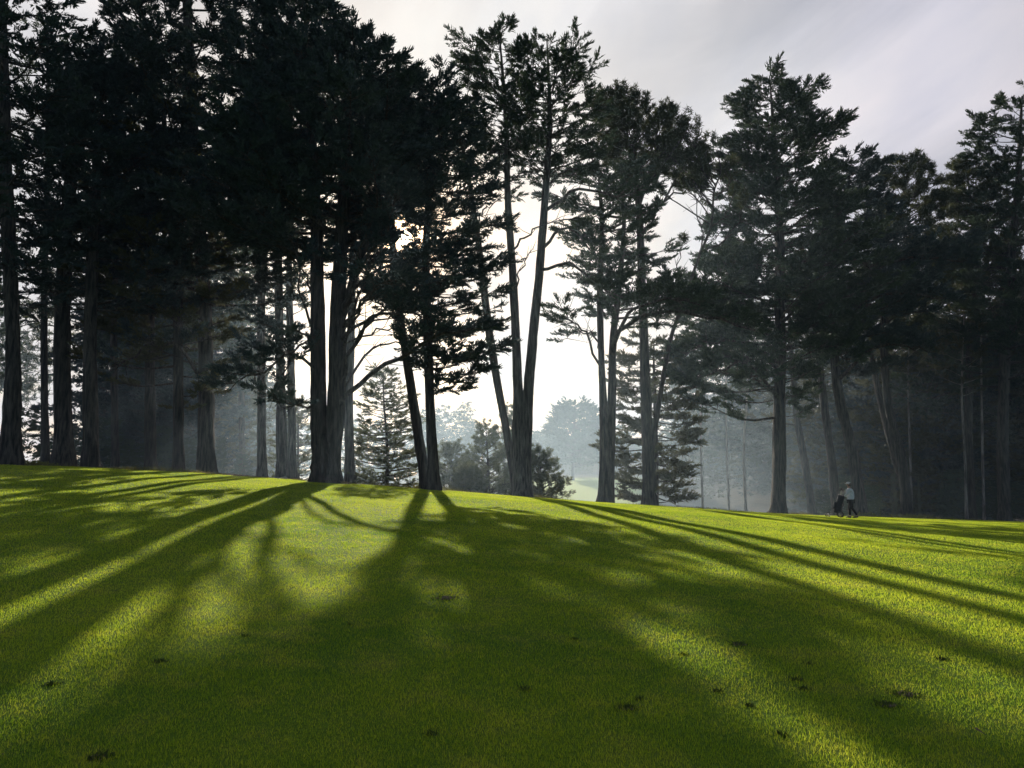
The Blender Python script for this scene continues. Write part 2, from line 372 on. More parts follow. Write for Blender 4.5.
# ---- the big forked tree
hl = []
for pt, rp, fs, dn in [
    ([(338, 408, 0), (365, 378, -1), (410, 350, -2), (450, 333, -3), (487, 330, -3)], 4.2, .4, .8),
    ([(340, 375, 0), (362, 330, 1), (400, 300, 2), (440, 292, 3)], 3.4, .45, 1.0),
    ([(340, 340, 0), (370, 318, -2), (405, 312, -3), (436, 322, -4)], 3.0, .5, .8),
    ([(341, 320, 0), (360, 270, -1), (385, 235, -2), (398, 190, -3)], 3.6, .35, 1.0),
    ([(341, 300, 0), (375, 272, 1), (415, 262, 2), (450, 262, 3)], 3.0, .4, 1.0),
    ([(342, 280, 0), (352, 240, 2), (372, 200, 3), (380, 160, 3)], 3.4, .25, 1.2),
    ([(340, 355, 0), (356, 315, -2), (372, 290, -4), (392, 280, -5)], 2.4, .45, 1.0),
    ([(339, 395, 0), (368, 352, 3), (400, 342, 4), (432, 352, 5)], 2.4, .6, .5),
    ([(341, 350, 0), (358, 300, 0), (368, 262, 0), (392, 246, 1)], 2.2, .75, .4), ([(342, 330, 0), (366, 296, -2), (398, 282, -3), (430, 284, -3)], 2.0, .7, .5),
    ([(343, 300, 0), (350, 262, 1), (358, 222, 1), (352, 190, 1)], 2.4, .7, .4), ([(341, 345, 0), (376, 330, -1), (412, 330, -1), (446, 342, -1)], 1.8, .6, .5),
    ([(343, 332, 0), (360, 304, -.5), (380, 296, -1), (402, 292, -1)], 1.8, .3, 1.3), ([(343, 318, 0), (356, 296, .5), (374, 284, 1), (394, 280, 1)], 1.6, .3, 1.2), ([(343, 310, 0), (352, 288, -1), (351, 268, -1), (344, 256, -1)], 1.6, .3, 1.2), ([(318, 320, 0), (306, 280, 1), (290, 255, 1), (262, 246, 1)], 1.8, .4, .8), ([(343, 280, 0), (362, 246, -2), (378, 214, -2), (402, 196, -3)], 2.0, .6, .5),
    ([(340, 385, 0), (352, 350, -1), (380, 318, -2), (410, 300, -2), (440, 305, -3)], 2.2, .75, .4),
    ([(314, 375, 0), (292, 352, -1), (262, 372, -2), (226, 384, -3)], 2.6, .25, 1.6),
    ([(314, 350, 0), (300, 345, -1), (285, 372, -2), (268, 398, -3)], 2.0, .3, 1.3),
    ([(314, 405, 0), (303, 408, -1), (288, 404, -1.5)], 1.6, .3, 1.3),
    ([(314, 330, 0), (302, 300, -1), (299, 262, -1), (285, 225, -1)], 2.2, .5, .5),
    ([(314, 345, 0), (300, 330, 2), (284, 330, 3), (262, 322, 3)], 2.0, .3, 1.0)]:
    hl.append((pt, rp * .74, fs, dn))
tree('cypress_tree', 'massive forked dark cypress on the crest with a ribbed flaring base and arching limbs', CY, 33.5,
     [[(326, 483, 17), (325, 455, 15.5), (319, 420, 11), (317, 330, 9), (316, 230, 7.5), (310, 110, 5), (305, -5, 1.5)],
      [(330, 470, 12), (334, 430, 11.5), (337, 380, 11), (338, 300, 10), (343, 210, 8), (349, 120, 5), (352, 50, 2)],
      [(334, 340, 6), (352, 285, 5), (372, 220, 4), (382, 150, 3), (392, 90, 1.5)]],
     [(-28, 298, 318), (0, 275, 322), (14, 262, 345), (40, 250, 352), (60, 240, 372), (80, 225, 405), (120, 210, 420), (170, 200, 422), (205, 195, 392, .9), (232, 200, 372, .5)],
     215, seed=41, leafm=M_DARK, limbs=hl, dens=1.05, k=26, spray=.8, rise=.3)
tree('cypress_tree', 'grey misty trunk close behind the right side of the forked tree', CY, 42,
     [[(350, 484, 7), (349, 400, 6), (352, 300, 5), (356, 180, 3.5), (360, 90, 1.5)]],
     [(70, 345, 380), (140, 330, 390), (220, 328, 375, .5), (275, 325, 370, .4)], 55, seed=42, dens=.7, bark=M_BARKG)
tree('cypress_tree', 'slim trunk leaning left out of a shared base, right of the forked tree', CY, 36,
     [[(427, 487, 7.5), (418, 430, 6.5), (406, 355, 5.5), (397, 290, 5), (392, 215, 4), (398, 120, 2.5), (402, 80, 1)]],
     [(66, 395, 412), (90, 376, 432), (130, 370, 440), (185, 372, 425, .6)], 55, seed=43, leafm=M_DARK,
     limbs=[([(396, 285, 0), (410, 262, 1), (430, 240, 2)], 1.8, .6, .6), ([(394, 250, 0), (380, 225, -1), (372, 200, -1)], 1.8, .6, .6), ([(402, 322, 0), (394, 304, -.5), (379, 292, -1)], 1.3, .15, 2.6), ([(400, 310, 0), (390, 294, .5), (376, 286, 1)], 1.2, .2, 2.2)])
tree('cypress_tree', 'dark cypress on a straight trunk with layered sprays drooping right below the sun', CY, 34.5,
     [[(434, 488, 8), (431, 420, 6.5), (428, 340, 6), (426, 260, 5.5), (430, 170, 4), (432, 75, 1.5)]],
     [(70, 422, 446), (84, 405, 452), (105, 395, 468), (125, 395, 480), (165, 404, 490), (205, 424, 492), (262, 424, 494), (285, 402, 505), (320, 405, 498), (345, 412, 500, .8), (375, 440, 500, .5), (395, 450, 485, .2)],
     185, seed=44, leafm=M_DARK, dens=1.1, rise=.1, spray=.75)
# ---- centre
tree('cypress_tree', 'thin bare trunk leaning left beside the tall twin trunks', CY, 40,
     [[(517, 497, 6), (506, 430, 5.2), (494, 365, 5), (485, 300, 4.6), (478, 240, 4.2), (468, 170, 3), (460, 125, 1.5), (456, 100, .8)]],
     [(98, 445, 462), (120, 438, 478), (150, 440, 490), (165, 445, 500, .5)], 42, seed=51, dens=.8,
     limbs=[([(476, 225, 0), (488, 205, 0), (508, 195, 0)], 1.2, .6, .5), ([(470, 180, 0), (490, 172, 1), (512, 182, 1)], 1.2, .5, .5)])
tree('cypress_tree', 'tall twin-trunked cypress on the crest with feathery spiked tops against the sky', CY, 38,
     [[(522, 498, 12), (520, 440, 9.5), (518, 385, 6.4), (514, 290, 5.4), (508, 200, 4.6), (506, 120, 3.2), (500, 30, 1.2), (499, 14, .6)],
      [(526, 470, 7), (527, 420, 7.2), (531, 360, 6.1), (538, 290, 5.5), (545, 200, 4.7), (550, 120, 3.2), (547, 30, .8)]],
     [[(18, 494, 506), (34, 488, 512), (44, 478, 518), (64, 468, 524), (90, 474, 530), (122, 480, 535), (152, 486, 530, .6)],
      [(32, 541, 555), (42, 530, 562), (56, 522, 576), (68, 516, 590), (92, 512, 596), (115, 508, 602), (150, 505, 600), (168, 505, 595, .5)]],
     [70, 85], seed=52, dens=.85, rise=.35, spray=.66, bark=M_BARKG,
     limbs=[([(505, 95, 0), (485, 66, 0), (460, 37, 0)], 1.4, .2, 1.0), ([(505, 110, 0), (485, 80, -1), (462, 60, -1)], 1.4, .2, 1.0), ([(549, 110, 0), (572, 80, -1), (592, 66, -1)], 1.4, .3, .9), ([(549, 95, 0), (565, 65, 0), (572, 46, 0)], 1.2, .3, .9),
            ([(546, 210, 0), (575, 190, -1), (612, 196, -2), (648, 190, -3)], 2, .4, 1.1), ([(541, 250, 0), (566, 228, 1), (590, 250, 2), (602, 268, 2)], 1.8, .35, 1.3),
            ([(539, 270, 0), (570, 262, -1), (598, 285, -1), (618, 300, -2)], 1.8, .4, 1.2),
            ([(546, 190, 0), (566, 170, 1), (590, 168, 2)], 1.5, .4, .9), ([(512, 180, 0), (525, 172, 0), (540, 176, 1)], 1.2, .7, .5),
            ([(513, 250, 0), (528, 235, -1), (552, 222, -2), (580, 220, -2)], 1.2, .6, .6), ([(508, 175, 0), (490, 160, 0), (472, 170, 1)], 1.2, .6, .6),
            ([(514, 290, 0), (524, 262, -1), (534, 250, -2)], 1.0, None, 0)])
tree('cypress_tree', 'cypress forking into two slim stems right of the bright sky gap', CY, 41,
     [[(606, 502, 8.6), (605, 440, 6.6), (602, 370, 4.2), (600, 290, 4), (602, 220, 3), (598, 150, 1.2)],
      [(609, 500, 6), (612, 400, 5.5), (613, 340, 4.8), (619, 285, 4), (624, 220, 2.6), (622, 170, 1)]],
     [(150, 560, 630), (185, 548, 640), (215, 560, 655), (250, 570, 660, .9), (285, 590, 690, .9), (312, 596, 715, .7)],
     95, seed=53, dens=.9, rise=.12, spray=.72,
     limbs=[([(612, 360, 0), (625, 325, -1), (665, 312, -2), (712, 318, -3), (755, 330, -4)], 2.6, .2, 2.2),
            ([(612, 350, 0), (632, 310, -3), (670, 300, -5), (700, 305, -6)], 2.0, .2, 2.0),
            ([(602, 380, 0), (588, 335, -1), (572, 322, -2), (560, 305, -3)], 1.4, .3, .8), ([(601, 350, 0), (585, 330, 1), (560, 340, 2)], 1.2, .4, .8)])
tree('pine_tree', 'round topped pine right of centre with open fanning limbs', 'pine tree', 43,
     [[(648, 507, 8.5), (648, 450, 7.5), (645, 370, 6.5), (642, 290, 5.5), (639, 210, 4.2), (632, 150, 2.5), (622, 100, 1)],
      [(651, 455, 4), (661, 392, 3.2), (672, 335, 2.7), (686, 296, 2.2), (697, 262, 1.9), (711, 226, 1.6), (714, 192, 1.3), (721, 165, .9), (716, 142, .5)]],
     [(86, 600, 632), (100, 592, 650), (125, 600, 682), (145, 606, 702), (165, 640, 700), (185, 610, 680, .5)],
     85, style='pine', leafm=M_PINE, seed=54, rise=.75, dens=1.1, spray=.8, big=.03,
     limbs=[([(640, 240, 0), (660, 205, 0), (680, 175, 0), (698, 150, 0)], 1.8, .6, 1.0), ([(640, 225, 0), (665, 200, 1), (690, 190, 1), (702, 200, 1)], 1.5, .6, .9),
            ([(639, 215, 0), (650, 170, -1), (662, 140, -1), (672, 112, -1)], 1.6, .5, 1.0), ([(701, 250, 0), (718, 245, 0), (736, 225, 0), (742, 205, 0)], 1.3, .6, .7),
            ([(712, 205, 0), (700, 195, 0), (694, 178, 0)], 1.0, .3, 1.2), ([(716, 195, 0), (728, 185, 0), (728, 165, 0)], 1.0, .3, 1.0), ([(690, 285, 0), (720, 280, 1), (735, 262, 1)], 1.1, .7, .5), ([(698, 262, 0), (703, 235, 1), (698, 205, 1), (704, 182, 1)], 1.0, .6, .5), ([(712, 226, 0), (726, 215, -1), (735, 190, -1)], .9, .6, .6), ([(684, 300, 0), (676, 272, 0), (684, 240, 0)], .9, .8, .4), ([(714, 200, 0), (722, 190, 1), (722, 176, 1)], .7, .4, .8)])
tree('cypress_tree', 'young olive green cypress wrapped around the foot of the round topped pine', CY, 47,
     [[(656, 506, 3.5), (656, 440, 3), (654, 360, 1.5), (654, 330, .6)]],
     [(328, 640, 668), (350, 622, 690), (385, 618, 692), (420, 616, 690), (450, 614, 692), (480, 616, 690), (500, 625, 680)], 110, seed=55, leafm=M_OLIVE, dens=1.2, rise=-.05, lightw=True)
# ---- right group
tree('cypress_tree', 'tall conical cypress with a stepped pointed top, left end of the right grove', CY, 46,
     [[(778, 514, 10), (779, 440, 8), (780, 330, 7), (779, 220, 5.5), (774, 130, 3), (770, 70, .8)]],
     [(66, 766, 776), (82, 752, 788), (96, 748, 800), (106, 732, 812), (120, 738, 805), (140, 728, 822), (165, 726, 830), (200, 728, 838), (235, 720, 862), (262, 712, 870), (290, 706, 872), (318, 700, 855), (345, 692, 840), (372, 690, 815, .6), (410, 700, 800, .3)],
     250, seed=61, dens=1.0, rise=.12, spray=.85, leafm=M_CYP,
     limbs=[([(780, 330, 0), (800, 300, -2), (830, 290, -3)], 2.2, .3, .8), ([(779, 290, 0), (750, 268, -1), (718, 270, -2), (700, 290, -2)], 1.8, .2, 1.8),
            ([(779, 330, 0), (745, 305, 1), (712, 308, 2), (690, 328, 2)], 1.9, .2, 1.8), ([(779, 370, 0), (748, 345, -1), (712, 342, -2), (684, 358, -3)], 1.9, .25, 1.7), ([(780, 280, 0), (812, 258, -1), (848, 256, -2), (872, 270, -2)], 1.8, .2, 1.8),
            ([(779, 240, 0), (755, 222, 1), (728, 226, 2), (714, 240, 2)], 1.5, .2, 1.7), ([(779, 240, 0), (806, 215, 0), (834, 206, 0), (852, 212, 0)], 1.5, .2, 1.7), ([(777, 190, 0), (752, 168, 0), (728, 160, 0)], 1.2, .2, 1.6), ([(777, 160, 0), (800, 135, 0), (826, 130, 0), (834, 134, 0)], 1.2, .2, 1.6),
            ([(774, 125, 0), (792, 100, 0), (812, 88, 0)], 1.0, .25, 1.4), ([(774, 130, 0), (752, 108, 0), (734, 104, 0)], 1.0, .25, 1.4), ([(779, 400, 0), (750, 365, -3), (715, 372, -4), (690, 390, -5)], 2, .3, 1.4), ([(779, 350, 0), (820, 345, -3), (850, 360, -4)], 2, .3, 1.4)])
tree('cypress_tree', 'broad cypress with flat dark shelves of foliage behind the golfer', CY, 52,
     [[(862, 516, 8), (852, 450, 6.5), (838, 390, 6), (832, 300, 5), (842, 220, 3.5), (852, 150, 1)]],
     [(146, 842, 868), (156, 835, 882), (185, 826, 884), (215, 826, 895), (240, 826, 935), (262, 828, 962), (285, 840, 950, .8), (320, 835, 935, .7), (350, 830, 925, .6), (370, 850, 910, .4)], 170, seed=62, dens=1.0, rise=.08, spray=.85, leafm=M_DARK,
     limbs=[([(836, 300, 0), (870, 270, -2), (915, 258, -3), (962, 262, -4)], 2.4, .2, 2.2), ([(834, 330, 0), (870, 300, -3), (905, 292, -4), (945, 298, -5)], 2.2, .25, 2.0), ([(834, 320, 0), (815, 295, -3), (790, 285, -4)], 2, .2, 1.6), ([(838, 380, 0), (870, 350, -3), (900, 345, -4), (928, 352, -5)], 2, .3, 1.6)])
tree('cypress_tree', 'leaning pale-edged trunk just left of the golfer', CY, 54,
     [[(838, 515, 6), (832, 460, 5), (824, 400, 4.5), (818, 330, 3.5), (812, 250, 1.5)]],
     [(240, 795, 840), (300, 785, 860), (350, 800, 850, .6), (385, 805, 850, .4)], 60, seed=63, leafm=M_OLIVE, dens=.8, rise=.05)
tree('cypress_tree', 'faint trunk leaning left between the conical cypress and the golfer', CY, 60,
     [[(813, 514, 5), (804, 460, 4.5), (796, 410, 4), (790, 330, 2.5), (788, 280, 1)]],
     [(270, 770, 810), (340, 750, 830), (400, 750, 810, .6), (430, 760, 800, .4)], 45, seed=64, leafm=M_OLIVE, dens=.6, lightw=True)
tree('pine_tree', 'pale olive pine with puffed tips left of the sky notch in the right grove', 'pine tree', 56,
     [[(908, 518, 7), (902, 460, 6), (888, 400, 5), (884, 320, 4.5), (896, 240, 3.2), (908, 160, 1.2)]],
     [(148, 892, 918), (168, 884, 936), (190, 880, 942), (220, 884, 940, .8), (260, 880, 945, .6), (310, 870, 935, .5), (345, 880, 920, .3)], 95, style='pine', leafm=M_PINE, seed=65, rise=.55, dens=1.0, spray=.95, big=.05)
tree('pine_tree', 'open limbed pine with a forked crown near the right edge', 'pine tree', 57,
     [[(972, 520, 6), (969, 440, 5), (970, 350, 4.5), (978, 260, 3.5), (968, 170, 1.2)]],
     [(152, 956, 976), (168, 948, 1000), (195, 942, 1008), (225, 940, 1010, .6), (260, 935, 1010, .7), (300, 940, 1000, .4)], 85, style='pine', leafm=M_PINE, seed=66, rise=.6, dens=1.0, spray=.95, big=.05)
tree('cypress_tree', 'tall feathery cypress cut by the right edge of the photo', CY, 54,
     [[(1004, 521, 7), (1003, 420, 6), (1008, 300, 5.5), (1018, 180, 3.5), (1022, 86, 1)]],
     [(84, 1014, 1030), (100, 1000, 1050), (118, 980, 1060), (140, 985, 1070), (180, 985, 1085), (230, 970, 1095), (280, 955, 1100), (330, 950, 1090, .7), (370, 960, 1060, .3)], 170, seed=67, dens=.95, rise=.3, spray=.85)
tree('cypress_tree', 'dark leaning trunk between the pale olive pine and the golfer', CY, 58,
     [[(912, 517, 4), (890, 440, 4), (877, 385, 3.5), (868, 330, 2.5), (865, 270, 1)]],
     [(260, 850, 885), (310, 835, 900), (350, 850, 890, .5)], 40, seed=68, leafm=M_OLIVE, dens=.8)
M_SUNLIT_BARK = bark_mat('sunlit_bark', (.16, .14, .12), (.5, .46, .4))  # sunlight on the shaded slender trunks is painted into this bark colour
for i, (x, y0_, x1_, y1_, w, D, lab) in enumerate([
     (967, 521, 962, 395, 1.6, 55, 'slim pale trunk with sunlight painted on its bark in the dark right grove'),
     (912, 519, 908, 385, 1.3, 60, 'short pale snag between the golfer and the slim pale trunk'),
     (703, 512, 701, 385, 1.5, 66, 'leftmost faint pale trunk in the blue mist right of the round topped pine'),
     (729, 513, 726, 390, 1.5, 70, 'faint pale trunk midway between the pine and the conical cypress'),
     (746, 514, 748, 380, 1.8, 64, 'faint pale trunk in the mist nearest the conical cypress'),
     (984, 522, 981, 330, 1.5, 56, 'thin leaning pale trunk right of the slim pale one')]):
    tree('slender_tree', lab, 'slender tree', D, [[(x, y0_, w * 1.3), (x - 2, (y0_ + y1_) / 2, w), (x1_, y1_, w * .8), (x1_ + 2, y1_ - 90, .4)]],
         [(y1_ - 95, x1_ - 8, x1_ + 10), (y1_ - 50, x1_ - 22, x1_ + 20), (y1_ - 10, x1_ - 14, x1_ + 16)], 26, seed=400 + i, leafm=M_OLIVE, bark=M_SUNLIT_BARK, dens=.7, lightw=True, rise=.4, k=8)
# ---- small trees beyond the crest
tree('young_conifer', 'young fir-like conifer with upswept tips between the forked tree and leaning trunk', 'young conifer', 43,
     [[(387, 486, 2.2), (387, 440, 1.8), (384, 400, 1.2), (383, 366, .4)]],
     [(364, 380, 387), (380, 374, 396), (400, 362, 412), (425, 356, 418), (450, 348, 428), (470, 346, 432), (488, 350, 430)], 100, seed=71, leafm=M_YOUNG, dens=.8, rise=.1, spray=.42, jit=.34, lightw=True, f0=.15)
tree('young_conifer', 'small sparse conifer beside the misty trunk pair', 'young conifer', 50,
     [[(298, 482, 1.5), (298, 440, 1.2), (298, 398, .4)]],
     [(396, 295, 301), (420, 284, 314), (450, 274, 322), (480, 270, 322)], 55, seed=72, leafm=M_YOUNG, dens=.55, rise=.3, jit=.34, spray=.45, lightw=True, f0=.15)
for i, (x, top, b, w, D, lab) in enumerate([
     (488, 422, 494, 34, 50, 'bushy young pine left of the tall twin trunks'),
     (541, 446, 496, 26, 47, 'low bushy young pine at the right foot of the tall twin trunks'),
     (513, 400, 492, 20, 55, 'taller bushy young pine seen between the thin leaning trunk and twin trunks'),
     (452, 440, 490, 32, 52, 'pale bushy young pine right of the straight trunk and left of the others'),
     (470, 462, 493, 18, 45, 'smallest bushy young pine just above the lawn edge')]):
    tree('young_pine', lab, 'young pine', D, [[(x, b, 2.2), (x, (top + b) / 2, 1.5), (x - 2, top + 4, .5)]],
         [(top, x - 6, x + 5), (top + (b - top) * .3, x - w * .5, x + w * .45), (top + (b - top) * .7, x - w * .9, x + w * .9), (b, x - w, x + w)],
         55, style='pine', leafm=M_YOUNG, seed=80 + i, dens=1.0, rise=.3, spray=.55, lightw=True, f0=.2, group='young pines beyond the crest')

# ------------------------------------------------------------------ forest trees behind (shared meshes)
def forest_tree(seed, h, cr, start, style, leafm, nb=60, r0=.36, spray=1.1, lean=0.):
    """a tree in its own metres, base at origin; returns (trunk mesh, crown mesh)"""
    r = np.random.default_rng(seed); tg, cg = G(), G()
    zz = np.linspace(-.6, h, 16); c = np.cumsum(r.normal(size=(16, 2)) * .1, 0) + np.stack([lean * (zz / h) ** 1.3, zz * 0], 1); c -= c[1]
    pts = np.concatenate([c, zz[:, None]], 1); rad = r0 * (1 - .93 * np.clip(zz / h, 0, 1)) * (1 + .5 * np.exp(-np.clip(zz, 0, 9) * 1.5))
    V, T = tube(pts, rad, 9, .12, seed); tg.add(V, T)
    Os, Ds, Ss = [], [], []
    for b in range(nb):
        f = (b + r.random()) / nb; z = h * (start + (1 - start) * f)
        prof = (1 - f) ** .75 * .85 + .15 if style[:3] == 'cyp' else math.sin(math.pi * min(1, .25 + .75 * f)) * .8 + .25
        if f < .18: prof *= .6 + 2.2 * f
        L = cr * prof * r.uniform(.55, 1.15); a = b * 2.399 + r.normal() * .4
        o = np.array([np.interp(z, zz, pts[:, 0]), np.interp(z, zz, pts[:, 1]), z]); d = np.array([math.cos(a), math.sin(a), 0])
        e = o + d * L + np.array([0, 0, L * r.uniform(.0, .35)]); P3 = np.array([o, (o + e) / 2 + r.normal(size=3) * .1, e])
        V, T = tube(P3, [.03 + .011 * L, .03, .01], 3, cap=False); cg.add(V, T, 1)
        for f2 in np.linspace(.3, 1, max(4, int(L * 3.4))):
            q = P3[0] + (P3[2] - P3[0]) * f2; 
            Os.append(q + r.normal(size=3) * np.array([.5, .5, .12]) * (1.3 - f2 * .6)); Ds.append(nrm(d + r.normal(size=3) * np.array([.7, .7, .2]))); Ss.append(spray * r.uniform(.7, 1.2))
    place_sprays(cg, style, Os, Ds, Ss, 0, r)
    t = tg.build('trunk', [M_BARKG], None, True); c = cg.build('crown', [leafm, M_BARKG]); 
    mt, mc = t.data, c.data; bpy.data.objects.remove(t); bpy.data.objects.remove(c); return mt, mc, h
PROTO = [forest_tree(101, 22, 4.6, .38, 'cypl', M_CYP, lean=.6), forest_tree(102, 19, 4.0, .45, 'pinel', M_PINE, 50, lean=-1.2), forest_tree(103, 24, 5.2, .42, 'cypl', M_DARK, 66, .45, lean=1.2),
         forest_tree(104, 20, 5.0, .06, 'cypl', M_OLIVE, 90, .3), forest_tree(105, 17, 3.6, .5, 'pinel', M_PINE, 44, .28, lean=-2), forest_tree(106, 21, 5.4, .05, 'cypl', M_DARK, 110, .32), forest_tree(107, 6, 3.0, .03, 'cypl', M_CYP, 60, .12, .9)]
def put_forest(px, D, kind, hh, label, group, name=None):
    x = (px - 512) / F * D * 1.0; z = Hs(x, D); mt, mc, h = PROTO[kind]; s = hh / h
    e = bpy.data.objects.new(name or ('pine_tree' if kind in (1, 4) else 'cypress_tree'), None); C.objects.link(e)
    e.location = (x, D, z); e.rotation_euler = (0, 0, random.uniform(0, 6.28)); e.scale = (s * random.uniform(.9, 1.1),) * 2 + (s,)
    tag(e, label, 'bush' if name else 'pine tree' if kind in (1, 4) else CY, group)
    for nm, me in (('trunk', mt), ('crown', mc)):
        o = bpy.data.objects.new(nm, me); C.objects.link(o); o.parent = e
    return e
R_ = random.Random(5)
for px, D, kd in [(128, 55, 0), (160, 62, 2), (190, 70, 3), (222, 58, 0), (235, 75, 2), (140, 80, 3), (175, 50, 4), (250, 85, 0), (205, 92, 3), (115, 70, 2), (30, 75, 4), (-30, 60, 0), (100, 95, 3), (270, 100, 2), (85, 64, 4)]:
    put_forest(px, D, kd, R_.uniform(16, 21), 'dim forest tree standing in grey mist behind the left grove', 'misty trees behind the left grove')
for px, D, kd in [(700, 82, 0), (722, 95, 4), (741, 76, 2), (762, 88, 0), (690, 110, 3), (800, 78, 2), (826, 72, 3), (750, 120, 3), (790, 100, 0), (850, 82, 0), (875, 68, 2), (712, 130, 2), (735, 140, 0), (672, 125, 0)]:
    put_forest(px, D, kd, R_.uniform(16, 21), 'dim tree standing in blue-grey mist between the round topped pine and the golfer', 'misty trees behind the conical cypress')
for px, D, kd in [(895, 64, 3), (918, 70, 2), (935, 61, 0), (948, 66, 3), (962, 74, 2), (985, 64, 2), (1000, 70, 3), (1018, 62, 0), (1035, 68, 2), (1055, 60, 3), (1080, 66, 0), (930, 84, 0), (1010, 88, 2), (975, 95, 0), (900, 95, 2), (1045, 84, 0), (1100, 75, 2), (880, 110, 0), (950, 115, 3)]:
    put_forest(px, D, kd, R_.uniform(17, 23), 'shaded tree in the dark wall of forest behind the right grove', 'shaded trees behind the right grove')
for px, D, kd, hh in [(100, 60, 5, 18), (122, 66, 5, 20), (146, 58, 5, 17), (172, 68, 5, 19), (196, 60, 5, 18), (218, 72, 5, 19), (240, 64, 3, 15), (112, 90, 5, 18), (150, 92, 5, 20), (185, 95, 5, 20), (228, 98, 5, 19), (262, 90, 5, 17), (258, 112, 5, 20), (205, 115, 5, 20), (130, 112, 5, 20), (278, 118, 3, 18)]:
    put_forest(px, D, kd, hh, 'dim low branched tree filling the gaps behind the left grove', 'low branched trees behind the left grove')
for px, D, kd, hh in [(805, 92, 5, 18), (830, 86, 5, 17), (852, 72, 5, 17), (870, 80, 5, 19), (888, 72, 5, 18), (905, 78, 5, 20), (925, 67, 5, 18), (940, 76, 5, 20), (958, 66, 5, 18), (975, 80, 5, 20), (992, 70, 5, 19), (1012, 76, 5, 20), (1030, 66, 5, 18), (1050, 74, 5, 20), (1075, 72, 5, 20), (1100, 66, 5, 19), (700, 150, 5, 19), (725, 160, 5, 20), (750, 150, 5, 20), (775, 140, 5, 20), (800, 130, 5, 20), (825, 120, 5, 20), (850, 110, 5, 20), (680, 165, 5, 17), (712, 105, 3, 14), (755, 108, 5, 15), (778, 112, 5, 16)]:
    put_forest(px, D, kd, hh, 'shaded low branched tree filling the gaps behind the right grove', 'low branched trees behind the right grove')
for px, D in [(868, 58), (890, 60), (915, 58), (938, 60), (955, 57), (985, 59), (1010, 57), (1035, 59), (845, 62), (820, 64)]:
    put_forest(px, D, 6, R_.uniform(2.5, 4), 'dark bush in the shade at the edge of the right grove', 'bushes at the edge of the right grove', 'bush')
for px, D in [(25, 48), (48, 52), (70, 55), (105, 50), (130, 52), (160, 53), (190, 55), (222, 56), (243, 60)]:
    put_forest(px, D, 6, R_.uniform(2.2, 3.6), 'dark bush in the shade between the left trunks', 'bushes between the left trunks', 'bush')
# far side of the valley
for px, D, kd, hh in [(438, 150, 4, 15), (447, 158, 1, 17), (458, 152, 0, 15), (470, 160, 1, 17), (480, 168, 4, 14), (428, 165, 0, 18), (416, 160, 1, 16), (468, 185, 2, 15), (400, 175, 2, 19), (385, 165, 0, 19), (370, 180, 3, 19), (355, 170, 2, 20), (340, 165, 0, 20), (320, 160, 2, 21), (300, 150, 0, 22), (285, 150, 2, 22), (492, 190, 0, 12), (525, 200, 1, 11)]:
    put_forest(px, D, kd, hh, 'hazy blue far tree beyond the valley left of the thin leaning trunk', 'far trees left of the fairway gap')
for px in range(535, 760, 9):
    put_forest(px + R_.uniform(-3, 3), R_.uniform(196, 225), R_.choice([0, 2, 3, 1]), R_.uniform(5, 9), 'hazy far tree in the pale ridge line beyond the distant fairway', 'far trees on the ridge')
tree('round_tree', 'big hazy dome shaped tree rising alone above the far ridge line', 'tree', 165,
     [[(573, 474, 2.2), (573, 440, 2), (574, 420, 1.5), (575, 404, .7)]],
     [(397, 562, 580), (403, 552, 596), (412, 551, 606), (425, 550, 611), (440, 552, 606), (452, 560, 604, .7), (462, 565, 598, .4)], 150, style='cypl', seed=91, leafm=M_CYP, dens=.7, rise=.15, spray=1.5, lightw=True, k=8)

# far wood on the hill: one mass
g = G(); r = np.random.default_rng(77); Os, Ds, Ss = [], [], []
for i in range(420):
    y = r.uniform(232, 420); px = r.uniform(330, 1250); x = (px - 512) / F * y; z = Hs(x, y); h = r.uniform(6, 10); cr = r.uniform(2.5, 4.5)
    V, T = tube(np.array([[x, y, z - 1], [x, y, z + h * .9]]), [.4, .1], 4, cap=False); g.add(V, T, 1)
    for k in range(26):
        f = r.random() ** .8; a = r.uniform(0, 6.28); rr = cr * (1 - .75 * f) * r.random() ** .5
        Os.append((x + rr * math.cos(a), y + rr * math.sin(a), z + h * (.25 + .75 * f))); Ds.append((math.cos(a), math.sin(a), .3)); Ss.append(r.uniform(2.2, 3.4))
place_sprays(g, 'cypl', Os, Ds, Ss, 0, r)
tag(g.build('distant_wood', [M_CYP, M_BARKG]), 'pale blue wood covering the far hillside under the ridge', 'wood', kind='stuff')

# ------------------------------------------------------------------ ground
xs = np.unique(np.concatenate([np.arange(-60, 75.1, .6), -np.geomspace(60, 2500, 30), np.geomspace(75, 2500, 30)]))
ys = np.unique(np.concatenate([-np.geomspace(4, 400, 14), np.arange(-4, 66, .5), np.geomspace(66, 3000, 60)]))
X, Y = np.meshgrid(xs, ys); Z = H(X, Y)
V = np.stack([X, Y, Z], -1).reshape(-1, 3); nx = len(xs); i = (np.arange(len(ys) - 1)[:, None] * nx + np.arange(nx - 1)[None]).ravel()
T = np.concatenate([np.stack([i, i + 1, i + nx + 1], -1), np.stack([i, i + nx + 1, i + nx], -1)])
def lawn_colours(nt, pos):
    a = noise(nt, .35, 4, .6, pos); b = noise(nt, 2.6, 5, .62, pos); c = noise(nt, 60, 3, .7, pos)
    base = ramp(nt, [(.35, (.1, .21, .018)), (.65, (.2, .3, .025))], a.outputs[0]).outputs[0]
    y = mix(nt, base, (.3, .31, .06), 0.); nt.links.new(ramp(nt, [(.5, (0, 0, 0)), (.78, (.7, .7, .7))], b.outputs[0]).outputs[0], nt.nodes[-2].inputs[0])
    return y, a, b, c
m, nt = nmat('ground'); L = nt.links.new
